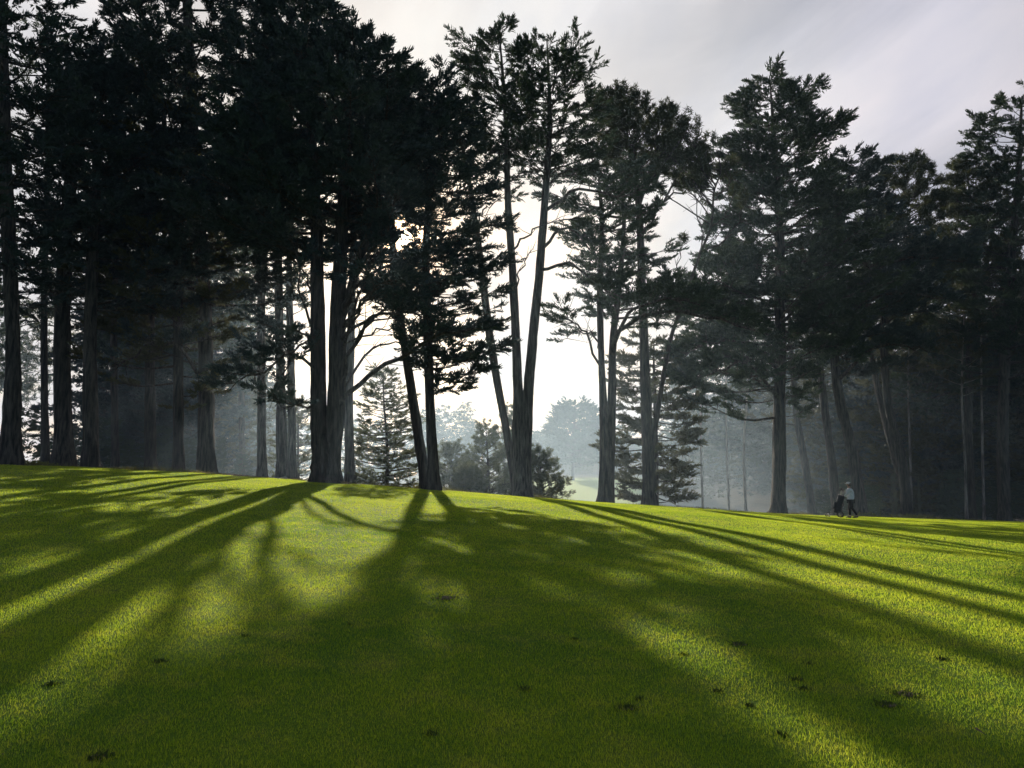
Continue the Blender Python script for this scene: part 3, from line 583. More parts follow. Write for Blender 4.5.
geo = nd(nt, 'ShaderNodeNewGeometry'); pos = geo.outputs['Position']
colr, a, b, c = lawn_colours(nt, pos)
# the Mix node input link is made explicitly here
mixn = [n for n in nt.nodes if n.bl_idname == 'ShaderNodeMix'][0]
rmp = ramp(nt, [(.5, (0, 0, 0)), (.78, (.7, .7, .7))], b.outputs[0]); L(rmp.outputs[0], mixn.inputs[0])
fine = ramp(nt, [(.3, (.55, .55, .55)), (.7, (1.15, 1.15, 1.15))], c.outputs[0])
colr = mix(nt, colr, fine.outputs[0], 1., 'MULTIPLY')
litn = noise(nt, 1.2, 6, .65, pos)
lit = ramp(nt, [(.3, (.03, .024, .016)), (.6, (.075, .055, .034)), (.75, (.12, .1, .06))], litn.outputs[0])
at = nd(nt, 'ShaderNodeAttribute'); at.attribute_name = 'litter'
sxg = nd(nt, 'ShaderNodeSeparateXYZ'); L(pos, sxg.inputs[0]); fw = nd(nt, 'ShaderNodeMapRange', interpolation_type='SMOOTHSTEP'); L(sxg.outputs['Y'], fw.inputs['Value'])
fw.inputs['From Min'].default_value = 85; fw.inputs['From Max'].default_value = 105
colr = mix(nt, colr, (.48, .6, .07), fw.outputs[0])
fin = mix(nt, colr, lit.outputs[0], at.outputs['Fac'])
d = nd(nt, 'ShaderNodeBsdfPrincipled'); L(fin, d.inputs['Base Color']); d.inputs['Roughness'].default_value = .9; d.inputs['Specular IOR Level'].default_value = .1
bp = nd(nt, 'ShaderNodeBump'); bp.inputs['Strength'].default_value = .5; bp.inputs['Distance'].default_value = .03; L(c.outputs[0], bp.inputs['Height']); L(bp.outputs[0], d.inputs['Normal'])
o = nd(nt, 'ShaderNodeOutputMaterial'); L(d.outputs[0], o.inputs[0]); M_GROUND = m
FEET = []
for o_ in C.objects:
    if o_.parent is None and o_.type == 'EMPTY' and 'tree' in o_.name and o_.location.y < 56: FEET.append((o_.location.x, o_.location.y))
FEET = np.array(FEET)
def foot(x, y):
    d2 = np.full(np.shape(x), 1e9)
    for fx, fy in FEET: d2 = np.minimum(d2, np.hypot(x - fx, (y - fy)))
    return d2
gr = mesh_obj('ground', V, T, [M_GROUND], None, None, True); tag(gr, kind='structure')
Dc = np.interp(X, tXs, tD)
u = 512 + F * X / np.maximum(Y, 20)
edge = Dc + .6 + .5 * np.sin(X * 1.7) + .4 * np.sin(X * .6 + 2)
lit_ = sstep(0, .8, Y - edge) * (1 - sstep(95, 105, Y) * sstep(480, 520, u) * (1 - sstep(625, 665, u)))
lit_ = np.maximum(lit_, sstep(182, 205, Y)); fd = foot(X, Y); lit_ = np.maximum(lit_, 1 - sstep(.7, 1.9, fd + .4 * np.sin(X * 3.3) * np.sin(Y * 2.9)))
at_ = gr.data.attributes.new('litter', 'FLOAT', 'POINT'); at_.data.foreach_set('value', lit_.ravel().astype(np.float32))

# ------------------------------------------------------------------ grass
m, nt = nmat('grass_blades'); L = nt.links.new
geo = nd(nt, 'ShaderNodeNewGeometry'); pos = geo.outputs['Position']
a = noise(nt, .35, 4, .6, pos); b = noise(nt, 2.6, 5, .62, pos)
base = ramp(nt, [(.32, (.075, .16, .017)), (.68, (.16, .245, .024))], a.outputs[0])
sc_ = nd(nt, 'ShaderNodeMath', operation='MULTIPLY_ADD'); L(geo.outputs['Random Per Island'], sc_.inputs[0]); sc_.inputs[1].default_value = .45; L(b.outputs[0], sc_.inputs[2])
rp = ramp(nt, [(.62, (0, 0, 0)), (1., (.5, .5, .5))], sc_.outputs[0])
colr = mix(nt, base.outputs[0], (.32, .36, .06), rp.outputs[0])
d = nd(nt, 'ShaderNodeBsdfPrincipled'); L(colr, d.inputs['Base Color']); d.inputs['Roughness'].default_value = .7; d.inputs['Specular IOR Level'].default_value = .1
t = nd(nt, 'ShaderNodeBsdfTranslucent'); L(mix(nt, colr, (3.6, 2.9, 1.75), 1., 'MULTIPLY'), t.inputs[0])
ms = nd(nt, 'ShaderNodeMixShader'); ms.inputs[0].default_value = .72; L(d.outputs[0], ms.inputs[1]); L(t.outputs[0], ms.inputs[2])
o = nd(nt, 'ShaderNodeOutputMaterial'); L(ms.outputs[0], o.inputs[0]); M_GRASS = m
r = np.random.default_rng(9)
N = 900000
# distance distribution ~ density(d)*width(d)
dd = np.linspace(2.6, 56, 400); dens = 12500 * (3.5 / dd) ** 1.6; cw = np.cumsum(dens * dd * 1.65 + dens * 3); tot = cw[-1] * (dd[1] - dd[0]); cw /= cw[-1]
N = int(min(tot, 1800000)); print('grass blades', N, tot)
yy = np.interp(r.random(N), cw, dd); half = yy * .8 + 1.5; xx = (r.random(N) * 2 - 1) * half
keep = yy < np.interp(xx, tXs, tD) + .9 + .5 * np.sin(xx * 1.7) + .4 * np.sin(xx * .6 + 2)
keep &= foot(xx, yy) + .4 * np.sin(xx * 3.3) * np.sin(yy * 2.9) > .75 + .9 * r.random(N); xx, yy = xx[keep], yy[keep]; N = len(xx)
clump = .5 + .5 * np.sin(xx * 3.1 + 2 * np.sin(yy * 1.3)) * np.sin(yy * 2.7 + 1.5 * np.sin(xx * 1.9))
zz = H(xx, yy); wd = .0035 * (np.maximum(yy, 3.5) / 3.5) ** .8 * r.uniform(.6, 1.3, N); ht = (.011 + .012 * r.random(N) + .008 * clump) * (1 + .012 * yy)
az = r.uniform(0, 2 * np.pi, N); la = r.uniform(0, 2 * np.pi, N); lean = r.random(N) ** 1.2 * .9
bx = np.stack([np.cos(az), np.sin(az), 0 * az], -1) * wd[:, None] / 2
o_ = np.stack([xx, yy, zz - .004], -1); tip = o_ + np.stack([np.cos(la) * lean * ht, np.sin(la) * lean * ht, ht], -1)
V = np.stack([o_ - bx, o_ + bx, tip], 1).reshape(-1, 3)
gg = mesh_obj('grass', V, np.arange(len(V)).reshape(-1, 3), [M_GRASS]); tag(gg, 'short mown backlit green grass covering the sloping lawn', 'grass', kind='stuff')

r = np.random.default_rng(19); n = 26000
xe = r.uniform(-34, 48, n); De = np.interp(xe, tXs, tD); ye = De + .9 + .5 * np.sin(xe * 1.7) + .4 * np.sin(xe * .6 + 2) + np.abs(r.normal(size=n)) * .8 - .35
pt_ = .5 + .5 * np.sin(xe * .8 + 1.5 * np.sin(xe * .37)); kp = r.random(n) < .15 + .85 * pt_; xe, ye, pt_ = xe[kp], ye[kp], pt_[kp]; n = len(xe)
he = (.05 + .13 * r.random(n) ** 2) * (.5 + pt_); a = r.uniform(0, 6.28, n); b_ = r.uniform(0, 6.28, n); o_ = np.stack([xe, ye, H(xe, ye) - .01], 1); s_ = np.stack([np.cos(a), np.sin(a), 0 * a], 1) * .016
tp = o_ + np.stack([np.cos(b_) * he * .6, np.sin(b_) * he * .6, he], 1); V = np.stack([o_ - s_, o_ + s_, tp], 1).reshape(-1, 3)
M_ROUGH = foliage_mat('rough_grass_blades', (.06, .08, .02), (.16, .15, .06), (.3, .28, .08), .45)
tag(mesh_obj('rough_grass', V, np.arange(len(V)).reshape(-1, 3), [M_ROUGH]), 'longer rough grass fringing the lawn where the wood begins', 'grass', kind='stuff')
# ------------------------------------------------------------------ clods of soil and torn turf
M_SOIL = plain('soil', (.17, .13, .085), .95, sc=30, var=.5)
M_TURF = plain('torn_turf', (.1, .14, .025), .9, sc=40, var=.4)
def ray_ground(px, py):
    d = P(px, py, 1.0) - np.array([0, 0, CZ])
    for s in np.geomspace(2, 70, 1500):
        q = d * s
        if q[2] + CZ < Hs(q[0], q[1]): return q[0], q[1], Hs(q[0], q[1])
    return None
def clod(px, py, wpx, label):
    q = ray_ground(px, py)
    if q is None: return
    r = np.random.default_rng(int(px * 7 + py)); w = max(wpx * .68 * q[1] / F, .05); g = G()
    n = max(6, int(wpx * 1.4))
    for i in range(n):
        c = np.array([r.normal() * w * .2, r.normal() * w * .14, 0]); s = min(.022, w * .1) * r.uniform(.5, 1.2)
        th = np.linspace(0, 2 * np.pi, 7)[:-1]; V = [c + np.array([0, 0, s * .9])]
        for hgt, rad in ((.7, .7), (.0, 1.15)):
            for t_ in th: V.append(c + np.array([math.cos(t_), math.sin(t_), 0]) * s * rad * r.uniform(.6, 1.4) + np.array([0, 0, hgt * s * r.uniform(.6, 1.1) - .006]))
        V = np.array(V); V[:, 2] += H(q[0] + V[:, 0], q[1] + V[:, 1]) - q[2]
        T = [(0, 1 + k, 1 + (k + 1) % 6) for k in range(6)]
        for k in range(6): T += [(1 + k, 7 + k, 7 + (k + 1) % 6), (1 + k, 7 + (k + 1) % 6, 1 + (k + 1) % 6)]
        g.add(V, T, 0)
    for i in range(n * 5):
        c = np.array([r.normal() * w * .3, r.normal() * w * .24, 0]); c[2] = Hs(q[0] + c[0], q[1] + c[1]) - q[2] - .005; d = nrm(r.normal(size=3) + np.array([0, 0, 1.2])); l = r.uniform(.015, .04)
        s = nrm(np.cross(d, r.normal(size=3))) * .006
        g.add(np.array([c - s, c + s, c + d * l]), [(0, 1, 2)], 1)
    o = g.build('soil_clod', [M_SOIL, M_TURF]); o.location = q; tag(o, label, 'soil clod', 'clods of soil on the lawn')
clod(905, 695, 34, 'largest dark soil clod in the light strip at lower right')
clod(888, 706, 30, 'wide flat soil patch just below the largest clod')
clod(796, 680, 18, 'crumbly soil clod left of the largest one')
clod(805, 690, 12, 'small soil crumb under the crumbly clod at lower right')
clod(626, 709, 26, 'flat dark clod in shade below the lit strip, bottom centre')
clod(739, 645, 24, 'lone dark clod in the large central shadow at right')
clod(526, 690, 16, 'dark clod in deep shade at bottom centre left of the flat one')
clod(200, 527, 12, 'two-lump clod on the lit upper left lawn')
clod(445, 599, 36, 'long thin dark clod in the middle of the big shadow')
clod(100, 757, 30, 'dark clod at the bottom left edge of the lawn')
clod(943, 660, 14, 'small clod in light near the right edge')
clod(718, 692, 10, 'small clod at the right end of the lit strip')
clod(748, 706, 8, 'tiny clod below the right end of the lit strip')
clod(810, 664, 8, 'tiny clod above the crumbly clod')
clod(160, 662, 16, 'low soil crumbs in the lit lower left patch')
clod(52, 685, 16, 'low soil crumbs at the left side of the lower lawn')
clod(47, 521, 6, 'speck of soil on the bright lawn at far left')
clod(758, 500 + 49, 12, 'small clod on the bright slope below the right grove')
clod(855, 601, 8, 'small clod on the bright slope halfway down at right')
clod(893, 568, 6, 'speck of soil on the bright slope beneath the golfer')
clod(290, 553, 6, 'speck of soil between light patches below the forked tree')
clod(575, 640, 10, 'tiny crumb of soil in the deep shade right of the long thin clod')
clod(640, 700, 9, 'tiny crumb just above right of the flat dark clod')
clod(350, 625, 8, 'tiny crumb of soil between lit and shaded turf below the forked tree')
clod(683, 655, 9, 'tiny crumb of soil left of the lone dark clod')
clod(780, 735, 12, 'crumb of soil in the shade below the tiny clods, bottom right')
clod(432, 735, 12, 'crumb of soil in deep shade at the bottom, left of centre')
clod(246, 636, 8, 'small crumb of soil left of centre in half shade')

# fallen needles, twigs and bits of bark strewn over the lawn
M_LITTER = plain('needle_litter', (.11, .075, .045), .9, sc=3, var=.5)
r = np.random.default_rng(51); n = 1500
dl = 3 + 42 * r.random(n) ** .8; xl_ = (r.random(n) * 2 - 1) * (dl * .75 + 1); cl = np.sin(xl_ * .9 + 2 * np.sin(dl * .5)) * np.sin(dl * .8 + 1); kp = (r.random(n) < .35 + .5 * cl) & (dl < np.interp(xl_, tXs, tD))
dl, xl_ = dl[kp], xl_[kp]; n = len(dl); a = r.uniform(0, 6.28, n); ll = r.uniform(.012, .045, n) * (1 + dl * .02); ww = r.uniform(.003, .007, n) * (1 + dl * .03)
zl = H(xl_, dl) + .018 + .012 * r.random(n); c_ = np.stack([xl_, dl, zl], 1); d_ = np.stack([np.cos(a) * ll, np.sin(a) * ll, r.normal(size=n) * .006], 1); s_ = np.stack([-np.sin(a) * ww, np.cos(a) * ww, r.normal(size=n) * .002], 1)
V = np.stack([c_ - d_ - s_, c_ - d_ + s_, c_ + d_ + s_ * .4], 1).reshape(-1, 3)
tag(mesh_obj('needle_litter', V, np.arange(len(V)).reshape(-1, 3), [M_LITTER]), 'fallen brown needles and bark flecks strewn over the lawn', 'litter', kind='stuff')
# ------------------------------------------------------------------ ferns / tufts at the wood edge
def tuft(px, D, w, h, label, mat, seed, n=260):
    x = (px - 512) / F * D; z = Hs(x, D); r = np.random.default_rng(seed); g = G()
    for i in range(n):
        c = np.array([r.normal() * w * .4, r.normal() * w * .3, -.03]); c[2] += Hs(x + c[0], D + c[1]) - z
        d = nrm(np.array([r.normal() * .6, r.normal() * .6, 1])); l = h * r.uniform(.4, 1.1); e = c + d * l
        s = nrm(np.cross(d, r.normal(size=3))) * .02; m_ = c + d * l * .6
        g.add(np.array([c - s, c + s, m_ - s * 1.2, m_ + s * 1.2, e + np.array([d[0], d[1], -.3]) * l * .3]), [(0, 1, 3), (0, 3, 2), (2, 3, 4)])
    o = g.build('grass_tuft', [mat]); o.location = (x, D, z); tag(o, label, 'grass tuft')
M_TUFT = foliage_mat('tuft_leaves', (.09, .11, .03), (.2, .2, .06), (.3, .32, .08), .4)
M_DRY = foliage_mat('dry_leaves', (.1, .085, .05), (.22, .18, .11), (.25, .2, .1), .3)
for i, (px, D, w, h, lab, mt) in enumerate([(905, 51.5, 1.6, .5, 'sunlit weedy tuft at the wood edge right of the golfer', M_TUFT), (862, 51, .8, .5, 'small weedy tuft just right of the golfer', M_TUFT),
      (767, 45.5, .7, .16, 'dry tuft at the left foot of the conical cypress', M_DRY), (790, 45.6, .6, .14, 'dry tuft at the right foot of the conical cypress', M_DRY),
      (342, 33.4, .45, .2, 'pale dry tuft at the right foot of the forked tree', M_DRY), (20, 31.5, 1.5, .35, 'shaded weedy tuft behind the left edge trunk', M_TUFT),
      (218, 35.5, 1.2, .12, 'pale dry litter strip right of the huge dense cypress', M_DRY), (255, 36, 1.2, .1, 'pale dry litter strip before the lone grey trunk', M_DRY), (300, 36, 1.0, .12, 'pale dry litter strip left of the forked tree', M_DRY),
      (940, 52.2, 1.2, .3, 'low weedy tuft at the wood edge below the pale olive pine', M_TUFT), (968, 52.6, .9, .3, 'low weedy tuft left of the forked crown pine', M_DRY)]):
    tuft(px, D, w, h, lab, mt, 300 + i)

# ------------------------------------------------------------------ golfer
GD = 36.5; gx = P(852, 521, GD)[0]; gz = Hs(gx, GD)
def skin_body(name, J, E, mat, sub=2, parent=None):
    me = bpy.data.meshes.new(name); me.from_pydata([j[:3] for j in J], E, []); o = bpy.data.objects.new(name, me); C.objects.link(o)
    md = o.modifiers.new('skin', 'SKIN'); md.use_smooth_shade = True
    for v, j in zip(me.skin_vertices[0].data, J):
        v.radius = (j[3], j[4] if len(j) > 4 else j[3])
    me.skin_vertices[0].data[0].use_root = True
    s = o.modifiers.new('sub', 'SUBSURF'); s.levels = sub; s.render_levels = sub
    me.materials.append(mat)
    if parent is not None: o.parent = parent
    return o
M_SKIN = plain('skin', (.42, .26, .19), .6, sc=30, var=.06)
M_TOP = plain('pullover', (.85, .87, .9), .9, sc=14, var=.15)
M_SHORT = plain('shorts', (.012, .013, .016), .9, sc=14, var=.2)
M_SHOE = plain('shoe', (.03, .03, .032), .6); M_WHITE = plain('white_cloth', (.75, .74, .72), .8); M_HAIR = plain('hair', (.12, .1, .08), .8)
# person local frame: facing -X (left in the picture) and a little away (+Y); origin on the ground between the feet
J = [(0, 0, .98, .06, .05), (0, 0, 1.12, .1, .08), (-.02, 0, 1.3, .13, .09), (-.03, 0, 1.43, .13, .09), (-.04, 0, 1.52, .055), (-.06, 0, 1.62, .07, .085), (-.06, 0, 1.72, .085, .095),
     (-.05, .19, 1.42, .065), (-.12, .25, 1.2, .048), (-.33, .2, 1.06, .038), (-.42, .18, 1.04, .028), (-.05, -.19, 1.42, .065), (-.1, -.27, 1.19, .05), (-.3, -.22, 1.05, .038), (-.4, -.2, 1.03, .028),
     (-.02, .1, .88, .06), (-.12, .11, .5, .055), (-.1, .11, .1, .042), (.02, -.1, .88, .06), (.03, -.11, .5, .055), (.26, -.11, .12, .042), (-.13, .11, .05, .04), (-.25, .11, .035, .035), (.22, -.11, .06, .04), (.12, -.11, .035, .035)]
E = [(0, 1), (1, 2), (2, 3), (3, 4), (4, 5), (5, 6), (3, 7), (7, 8), (8, 9), (9, 10), (3, 11), (11, 12), (12, 13), (13, 14), (0, 15), (15, 16), (16, 17), (0, 18), (18, 19), (19, 20), (17, 21), (21, 22), (20, 23), (23, 24)]
person = skin_body('person', J, E, M_SKIN); person.location = (gx, GD, gz); person.rotation_euler = (0, 0, -.6)
person.scale = (.95, .95, .93)
tag(person, 'person in grey-blue pullover and black shorts walking behind a golf trolley', 'person')
# fingers, nose, ears built as slim chains into one child mesh
g = G()
for sy, wx, wy, wz in ((1, -.42, .18, 1.04), (-1, -.40, -.20, 1.03)):
    for k in range(4):
        y0 = wy + (k - 1.5) * .02; ln = [.068, .078, .074, .06][k]
        p = np.array([[wx - .03, y0, wz], [wx - .06, y0, wz + .005], [wx - .06 - ln * .4, y0, wz - .02], [wx - .05 - ln * .3, y0, wz - .05]])
        V, T = tube(p, [.01, .009, .009, .007], 6); g.add(V, T)
    p = np.array([[wx - .01, wy - sy * .03, wz], [wx - .04, wy - sy * .05, wz - .01], [wx - .07, wy - sy * .035, wz - .03]]); V, T = tube(p, [.011, .01, .008], 6); g.add(V, T)
g.build('fingers', [M_SKIN], person, True)
g = G(); V, T = tube(np.array([[-.13, 0, 1.70], [-.165, 0, 1.665], [-.13, 0, 1.65]]), [.01, .016, .008], 6); g.add(V, T); g.build('nose', [M_SKIN], person, True)
for s in (1, -1):
    V, T = tube(np.array([[-.05, s * .088, 1.65], [-.045, s * .1, 1.68], [-.05, s * .09, 1.7]]), [.012, .02, .01], 6); mesh_obj('ear', V, T, [M_SKIN], None, person, True)
    V, T = tube(np.array([[-.135, s * .032, 1.69], [-.146, s * .032, 1.69]]), [.012, .006], 8); mesh_obj('eye', V, T, [M_SHORT], None, person, True)
V, T = tube(np.array([[-.13, -.025, 1.625], [-.142, 0, 1.622], [-.13, .025, 1.625]]), [.004, .008, .004], 6); mesh_obj('mouth', V, T, [plain('lips', (.3, .12, .1))], None, person, True)
V, T = tube(np.array([[-.04, 0, 1.6], [-.02, 0, 1.66], [-.03, 0, 1.73], [-.05, 0, 1.78]]), [.075, .1, .1, .03], 14); mesh_obj('hair', V, T, [M_HAIR], None, person, True)
g = G(); V, T = tube(np.array([[-.065, 0, 1.70], [-.065, 0, 1.73], [-.06, 0, 1.78], [-.055, 0, 1.81]]), [.115, .117, .098, .03], 16); g.add(V, T)
V, T = tube(np.array([[-.15, 0, 1.725], [-.2, 0, 1.72], [-.25, 0, 1.705]]), [.07, .065, .03], 10); V[:, 2] = 1.72 + (V[:, 2] - 1.72) * .15; g.add(V, T); g.build('cap', [M_WHITE], person, True)
JT = [(0, 0, .82, .19, .15), (0, 0, 1.12, .19, .15), (-.02, 0, 1.3, .21, .155), (-.03, 0, 1.42, .15, .11), (-.035, 0, 1.49, .08, .075),
      (-.05, .2, 1.42, .085), (-.12, .26, 1.2, .066), (-.3, .205, 1.075, .05), (-.05, -.2, 1.42, .085), (-.1, -.28, 1.19, .066), (-.28, -.225, 1.06, .05)]
skin_body('pullover', JT, [(0, 1), (1, 2), (2, 3), (3, 4), (3, 5), (5, 6), (6, 7), (3, 8), (8, 9), (9, 10)], M_TOP, 2, person)
JS = [(0, 0, .97, .19, .15), (-.02, .1, .84, .125), (-.11, .11, .44, .1), (.02, -.1, .84, .125), (.03, -.11, .44, .1)]
skin_body('shorts', JS, [(0, 1), (1, 2), (0, 3), (3, 4)], M_SHORT, 2, person)
for a, b in (((-.1, .11, .14), (-.12, .11, .52)), ((.255, -.11, .14), (.03, -.11, .52))):
    V, T = tube(np.array([b, (np.array(a) * .35 + np.array(b) * .65) + np.array([.02, 0, 0]), a]), [.062, .066, .048], 10); mesh_obj('sock', V, T, [M_SHORT], None, person, True)
for x0, y0, z0, tilt in ((-.1, .11, 0.0, 0), (.26, -.11, .01, .3)):
    p = np.array([[x0 + .06, y0, z0 + .05 + tilt * .1], [x0, y0, z0 + .055 + tilt * .05], [x0 - .12, y0, z0 + .04], [x0 - .2, y0, z0 + .03]]); V, T = tube(p, [.04, .052, .045, .025], 10); mesh_obj('shoe', V, T, [M_SHOE], None, person, True)
# trolley with bag
M_BLK = plain('black_plastic', (.012, .012, .014), .4); M_MET = plain('dark_metal', (.15, .15, .16), .35, .8); M_BAG = plain('bag_cloth', (.018, .02, .03), .8, sc=9, var=.5); M_CHR = plain('club_steel', (.1, .1, .1), .5, .6)
bx_, by_ = gx - .62, GD + .1; bz = Hs(bx_, by_)
tr = bpy.data.objects.new('golf_trolley', None); C.objects.link(tr); tr.location = (bx_, by_, bz); tr.rotation_euler = (0, 0, -.35); tag(tr, 'dark three wheeled golf trolley pushed by the person', 'golf trolley')
def wheel(c, R):
    g = G(); a = np.linspace(0, 2 * np.pi, 21); ring = np.stack([c[0] + R * np.cos(a), np.full(21, c[1]), c[2] + R * np.sin(a)], -1); V, T = tube(ring, np.full(21, .022), 8, cap=False)
    t = mesh_obj('wheel', V, T, [M_BLK], None, tr, True)
    for k in range(6):
        q = k * math.pi / 3; V, T = tube(np.array([c, [c[0] + R * .95 * math.cos(q), c[1], c[2] + R * .95 * math.sin(q)]]), [.012, .008], 5); g.add(V, T)
    V, T = tube(np.array([[c[0], c[1] - .03, c[2]], [c[0], c[1] + .03, c[2]]]), [.03, .03], 8); g.add(V, T)
    g.build('rim', [M_MET], t, True)
wheel((.12, .3, .15), .128); wheel((.12, -.3, .15), .128); wheel((-.42, 0, .12), .098)
g = G()
for p in ([(.12, -.3, .15), (.0, 0, .28), (.12, .3, .15)], [(-.42, .03, .12), (-.1, .02, .24), (.12, 0, .55), (.24, 0, .82)], [(-.42, -.03, .12), (-.1, -.02, .24)]):
    V, T = tube(np.array(p, float), np.full(len(p), .016), 7); g.add(V, T)
g.build('frame', [M_MET], tr, True)
V, T = tube(np.array([(.24, 0, .82), (.3, -.05, .98), (.31, -.2, 1.03), (.31, .2, 1.03)], float)[[0, 1]], [.016, .016], 7); mesh_obj('handle_post', V, T, [M_MET], None, tr, True)
V, T = tube(np.array([(.3, -.22, 1.0), (.31, 0, 1.02), (.3, .22, 1.0)], float), [.02, .02, .02], 8); mesh_obj('handle', V, T, [M_BLK], None, tr, True)
bag = bpy.data.objects.new('golf_bag', None); C.objects.link(bag); bag.location = (bx_ - .04, by_, bz + .2); bag.rotation_euler = (0, -.32, -.35)
bag.rotation_euler = (0, .3, -.35); tag(bag, 'dark golf bag strapped upright on the trolley', 'golf bag')
V, T = tube(np.array([[0, 0, .02], [0, 0, .1], [0, 0, .5], [0, 0, .8], [0, 0, .86]]), [.13, .15, .145, .15, .155], 16, .03, 4); mesh_obj('body', V, T, [M_BAG], None, bag, True)
V, T = tube(np.array([[-.13, 0, .18], [-.15, 0, .22], [-.15, 0, .45], [-.12, 0, .5]]), [.05, .09, .09, .04], 10); mesh_obj('pocket', V, T, [M_BAG], None, bag, True)
a = np.linspace(0, 2 * np.pi, 17); V, T = tube(np.stack([.155 * np.cos(a), .155 * np.sin(a), np.full(17, .87)], -1), np.full(17, .014), 6, cap=False); mesh_obj('collar', V, T, [M_MET], None, bag, True)
V, T = tube(np.array([[.12, .1, .25], [.2, .16, .45], [.12, .1, .7]]), [.015, .025, .015], 6); mesh_obj('strap', V, T, [M_BLK], None, bag, True)
import mathutils
Rb = mathutils.Euler((0, .3, -.35)).to_matrix()
for k in range(6):
    a = k * 1.05; dx, dy = .07 * math.cos(a), .07 * math.sin(a); ln = .2 + .05 * (k % 3)
    c = bpy.data.objects.new('golf_club', None); C.objects.link(c); c.location = Vector(bag.location) + Rb @ Vector((dx, dy, .4)); c.rotation_euler = (0, .3, -.35)
    tag(c, 'golf club standing in the golf bag', 'golf club', 'golf clubs in the bag')
    V, T = tube(np.array([[0, 0, 0], [0, 0, .46 + ln]]), [.007, .006], 6); mesh_obj('shaft', V, T, [M_CHR], None, c, True)
    V, T = tube(np.array([[0, 0, .46 + ln], [-.04, 0, .49 + ln], [-.09, .01, .48 + ln]]), [.012, .03 + .01 * (k % 2), .015], 8); mesh_obj('club_head', V, T, [M_CHR if k % 2 else M_BLK], None, c, True)

# ------------------------------------------------------------------ mist (a bank of damp air, thicker beyond the crest)
m, nt = nmat('mist'); L = nt.links.new
geo = nd(nt, 'ShaderNodeNewGeometry'); sx = nd(nt, 'ShaderNodeSeparateXYZ'); L(geo.outputs['Position'], sx.inputs[0])
def mrange(src, a, b, c, d_, interp='SMOOTHSTEP'):
    q = nd(nt, 'ShaderNodeMapRange', interpolation_type=interp); L(src, q.inputs['Value'])
    for k, v in (('From Min', a), ('From Max', b), ('To Min', c), ('To Max', d_)): q.inputs[k].default_value = v
    return q.outputs['Result']
yd = mrange(sx.outputs['Y'], 18, 60, .08, 1.); zd = mrange(sx.outputs['Z'], 4, 24, 1., .12)
mu = nd(nt, 'ShaderNodeMath', operation='MULTIPLY'); L(yd, mu.inputs[0]); L(zd, mu.inputs[1])
def mul(a_, b_):
    q = nd(nt, 'ShaderNodeMath', operation='MULTIPLY'); L(a_, q.inputs[0]); L(b_, q.inputs[1]); return q.outputs[0]
ratio = nd(nt, 'ShaderNodeMath', operation='DIVIDE'); L(sx.outputs['X'], ratio.inputs[0]); ym = nd(nt, 'ShaderNodeMath', operation='MAXIMUM'); L(sx.outputs['Y'], ym.inputs[0]); ym.inputs[1].default_value = 30; L(ym.outputs[0], ratio.inputs[1])
dens_ = mul(mul(mu.outputs[0], mrange(sx.outputs['Y'], 62, 105, 1., .17)), mul(mrange(ratio.outputs[0], .3, .5, 1., .42), mrange(ratio.outputs[0], -.6, -.42, .6, 1.)))
mu2 = nd(nt, 'ShaderNodeMath', operation='MULTIPLY'); L(dens_, mu2.inputs[0]); mu2.inputs[1].default_value = .006
vs = nd(nt, 'ShaderNodeVolumeScatter'); vs.inputs['Color'].default_value = (.62, .82, 1, 1); vs.inputs['Anisotropy'].default_value = .55; L(mu2.outputs[0], vs.inputs['Density'])
o = nd(nt, 'ShaderNodeOutputMaterial'); L(vs.outputs[0], o.inputs['Volume'])
x0, x1, y0, y1, z0, z1 = -260, 300, -12, 420, -14, 26
V = [(a, b, c) for c in (z0, z1) for b in (y0, y1) for a in (x0, x1)]
T = [(0, 2, 1), (1, 2, 3), (4, 5, 6), (5, 7, 6), (0, 1, 4), (1, 5, 4), (2, 6, 3), (3, 6, 7), (0, 4, 2), (2, 4, 6), (1, 3, 5), (3, 7, 5)]
mist = mesh_obj('mist', V, T, [m]); tag(mist, kind='structure')

# ------------------------------------------------------------------ light
S = Vector(SUN)
el = math.asin(S.z); rot = math.atan2(S.x, S.y)
sd = bpy.data.lights.new('sun', 'SUN'); sd.energy = 5; sd.angle = math.radians(.6); sd.color = (1, .93, .8)
so = bpy.data.objects.new('sun', sd); C.objects.link(so); so.rotation_euler = S.to_track_quat('Z', 'Y').to_euler(); so.location = (0, 0, 60)
w = bpy.data.worlds.new('World'); bpy.context.scene.world = w; w.use_nodes = True; nt = w.node_tree; nt.nodes.clear(); L = nt.links.new
sky = nd(nt, 'ShaderNodeTexSky'); sky.sky_type = 'NISHITA'; sky.sun_disc = False; sky.sun_elevation = el; sky.sun_rotation = rot; sky.air_density = 1.; sky.dust_density = 1.5
tc = nd(nt, 'ShaderNodeTexCoord'); dirv = tc.outputs['Generated']
dot = nd(nt, 'ShaderNodeVectorMath', operation='DOT_PRODUCT'); L(dirv, dot.inputs[0]); dot.inputs[1].default_value = S
ac = nd(nt, 'ShaderNodeMath', operation='ARCCOSINE'); L(dot.outputs['Value'], ac.inputs[0])
dv = nd(nt, 'ShaderNodeMath', operation='DIVIDE'); L(ac.outputs[0], dv.inputs[0]); dv.inputs[1].default_value = math.pi
def ang(deg): return deg / 180
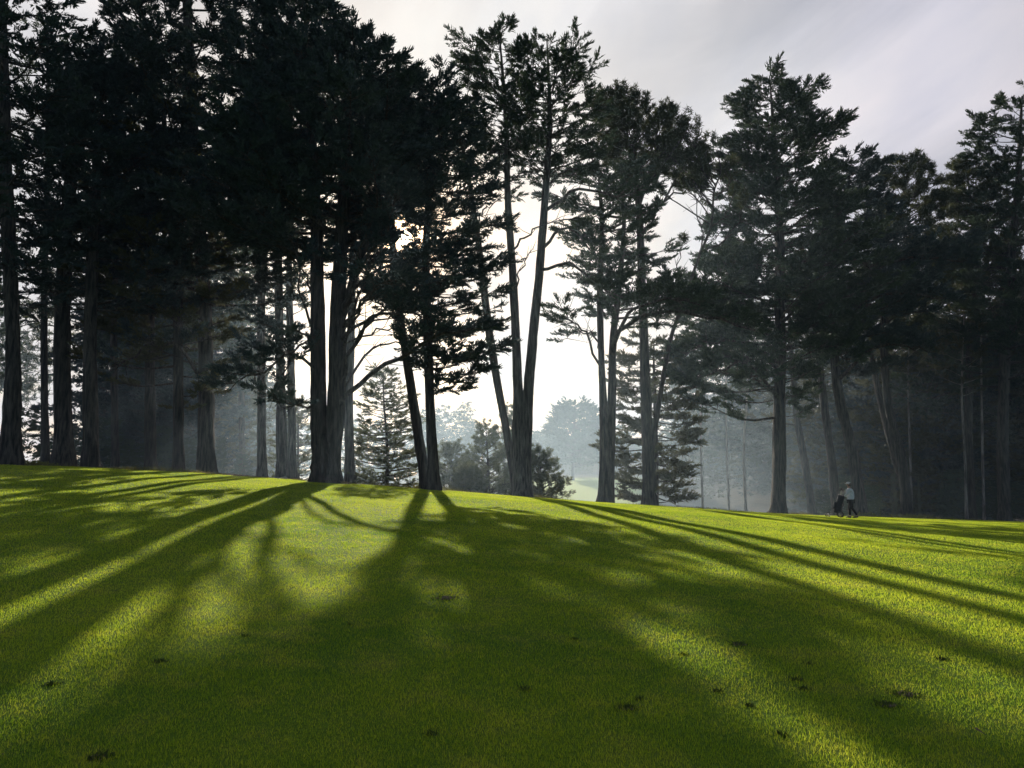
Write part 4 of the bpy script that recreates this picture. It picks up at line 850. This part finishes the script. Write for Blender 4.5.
# brightness of the cloud sheet by angle from the sun (x10)
gl = ramp(nt, [(0, (1, .93, .8)), (ang(.9), (.6, .42, .25)), (ang(2.5), (.135, .105, .075)), (ang(6), (.104, .094, .081)), (ang(13), (.1, .098, .093)), (ang(24), (.086, .0855, .087)), (ang(36), (.074, .0725, .079)), (ang(47), (.052, .0525, .059)), (ang(60), (.011, .014, .020)), (ang(180), (.0035, .0055, .010))], dv.outputs[0])
gl.color_ramp.interpolation = 'EASE'
# clouds projected on a high sheet
sx = nd(nt, 'ShaderNodeSeparateXYZ'); L(dirv, sx.inputs[0])
zc = nd(nt, 'ShaderNodeMath', operation='MAXIMUM'); L(sx.outputs['Z'], zc.inputs[0]); zc.inputs[1].default_value = .02
za = nd(nt, 'ShaderNodeMath', operation='ADD'); L(zc.outputs[0], za.inputs[0]); za.inputs[1].default_value = .12
dx = nd(nt, 'ShaderNodeMath', operation='DIVIDE'); L(sx.outputs['X'], dx.inputs[0]); L(za.outputs[0], dx.inputs[1])
dy = nd(nt, 'ShaderNodeMath', operation='DIVIDE'); L(sx.outputs['Y'], dy.inputs[0]); L(za.outputs[0], dy.inputs[1])
cb = nd(nt, 'ShaderNodeCombineXYZ'); L(dx.outputs[0], cb.inputs[0]); L(dy.outputs[0], cb.inputs[1])
mp = nd(nt, 'ShaderNodeMapping'); L(cb.outputs[0], mp.inputs[0]); mp.inputs['Rotation'].default_value = (0, 0, .5); mp.inputs['Scale'].default_value = (1.5, .75, 1); mp.inputs['Location'].default_value = (2.3, .4, 0)
n1 = noise(nt, 1.2, 7, .52, mp.outputs[0]); n1.inputs['Distortion'].default_value = .6
mp2 = nd(nt, 'ShaderNodeMapping'); L(cb.outputs[0], mp2.inputs[0]); mp2.inputs['Rotation'].default_value = (0, 0, .65); mp2.inputs['Scale'].default_value = (1.8, .8, 1)
n2 = noise(nt, 1.6, 6, .55, mp2.outputs[0])
mask = ramp(nt, [(.4, (.5, .5, .5)), (.58, (1, 1, 1))], n1.outputs[0])
shade = ramp(nt, [(.3, (.84, .86, .92)), (.5, (1, .99, .99)), (.7, (1.16, 1.1, 1.06))], n2.outputs[0])
cc = mix(nt, gl.outputs[0], shade.outputs[0], 1., 'MULTIPLY')
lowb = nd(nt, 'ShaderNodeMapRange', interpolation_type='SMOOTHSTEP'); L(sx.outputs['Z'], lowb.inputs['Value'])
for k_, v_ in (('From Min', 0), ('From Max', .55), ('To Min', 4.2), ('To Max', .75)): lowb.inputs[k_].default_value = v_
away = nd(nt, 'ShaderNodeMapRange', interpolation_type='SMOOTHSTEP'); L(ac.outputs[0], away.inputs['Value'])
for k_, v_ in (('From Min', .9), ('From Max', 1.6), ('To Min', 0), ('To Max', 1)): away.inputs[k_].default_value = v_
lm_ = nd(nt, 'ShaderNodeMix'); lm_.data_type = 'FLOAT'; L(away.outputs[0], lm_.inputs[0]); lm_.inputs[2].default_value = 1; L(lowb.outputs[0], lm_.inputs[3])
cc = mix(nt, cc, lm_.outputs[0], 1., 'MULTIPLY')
b1 = nd(nt, 'ShaderNodeBackground'); L(sky.outputs[0], b1.inputs[0]); b1.inputs[1].default_value = .068
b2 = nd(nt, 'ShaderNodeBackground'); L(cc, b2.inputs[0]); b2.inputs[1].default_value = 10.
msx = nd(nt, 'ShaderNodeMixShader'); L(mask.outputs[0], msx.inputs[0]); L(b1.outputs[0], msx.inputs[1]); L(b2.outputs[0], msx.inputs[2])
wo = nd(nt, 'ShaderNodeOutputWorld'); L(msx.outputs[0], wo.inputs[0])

sc = bpy.context.scene
sc.view_settings.view_transform = 'Standard'; sc.view_settings.look = 'None'; sc.view_settings.exposure = 0
sc.render.engine = 'CYCLES'; cy = sc.cycles
cy.use_denoising = True; cy.max_bounces = 5; cy.diffuse_bounces = 2; cy.transmission_bounces = 3; cy.glossy_bounces = 2; cy.volume_bounces = 0; cy.transparent_max_bounces = 6
cy.volume_step_rate = 1.0; cy.volume_max_steps = 64; cy.sample_clamp_indirect = 4
print('tris', sum(len(o.data.polygons) for o in C.objects if o.type == 'MESH'))
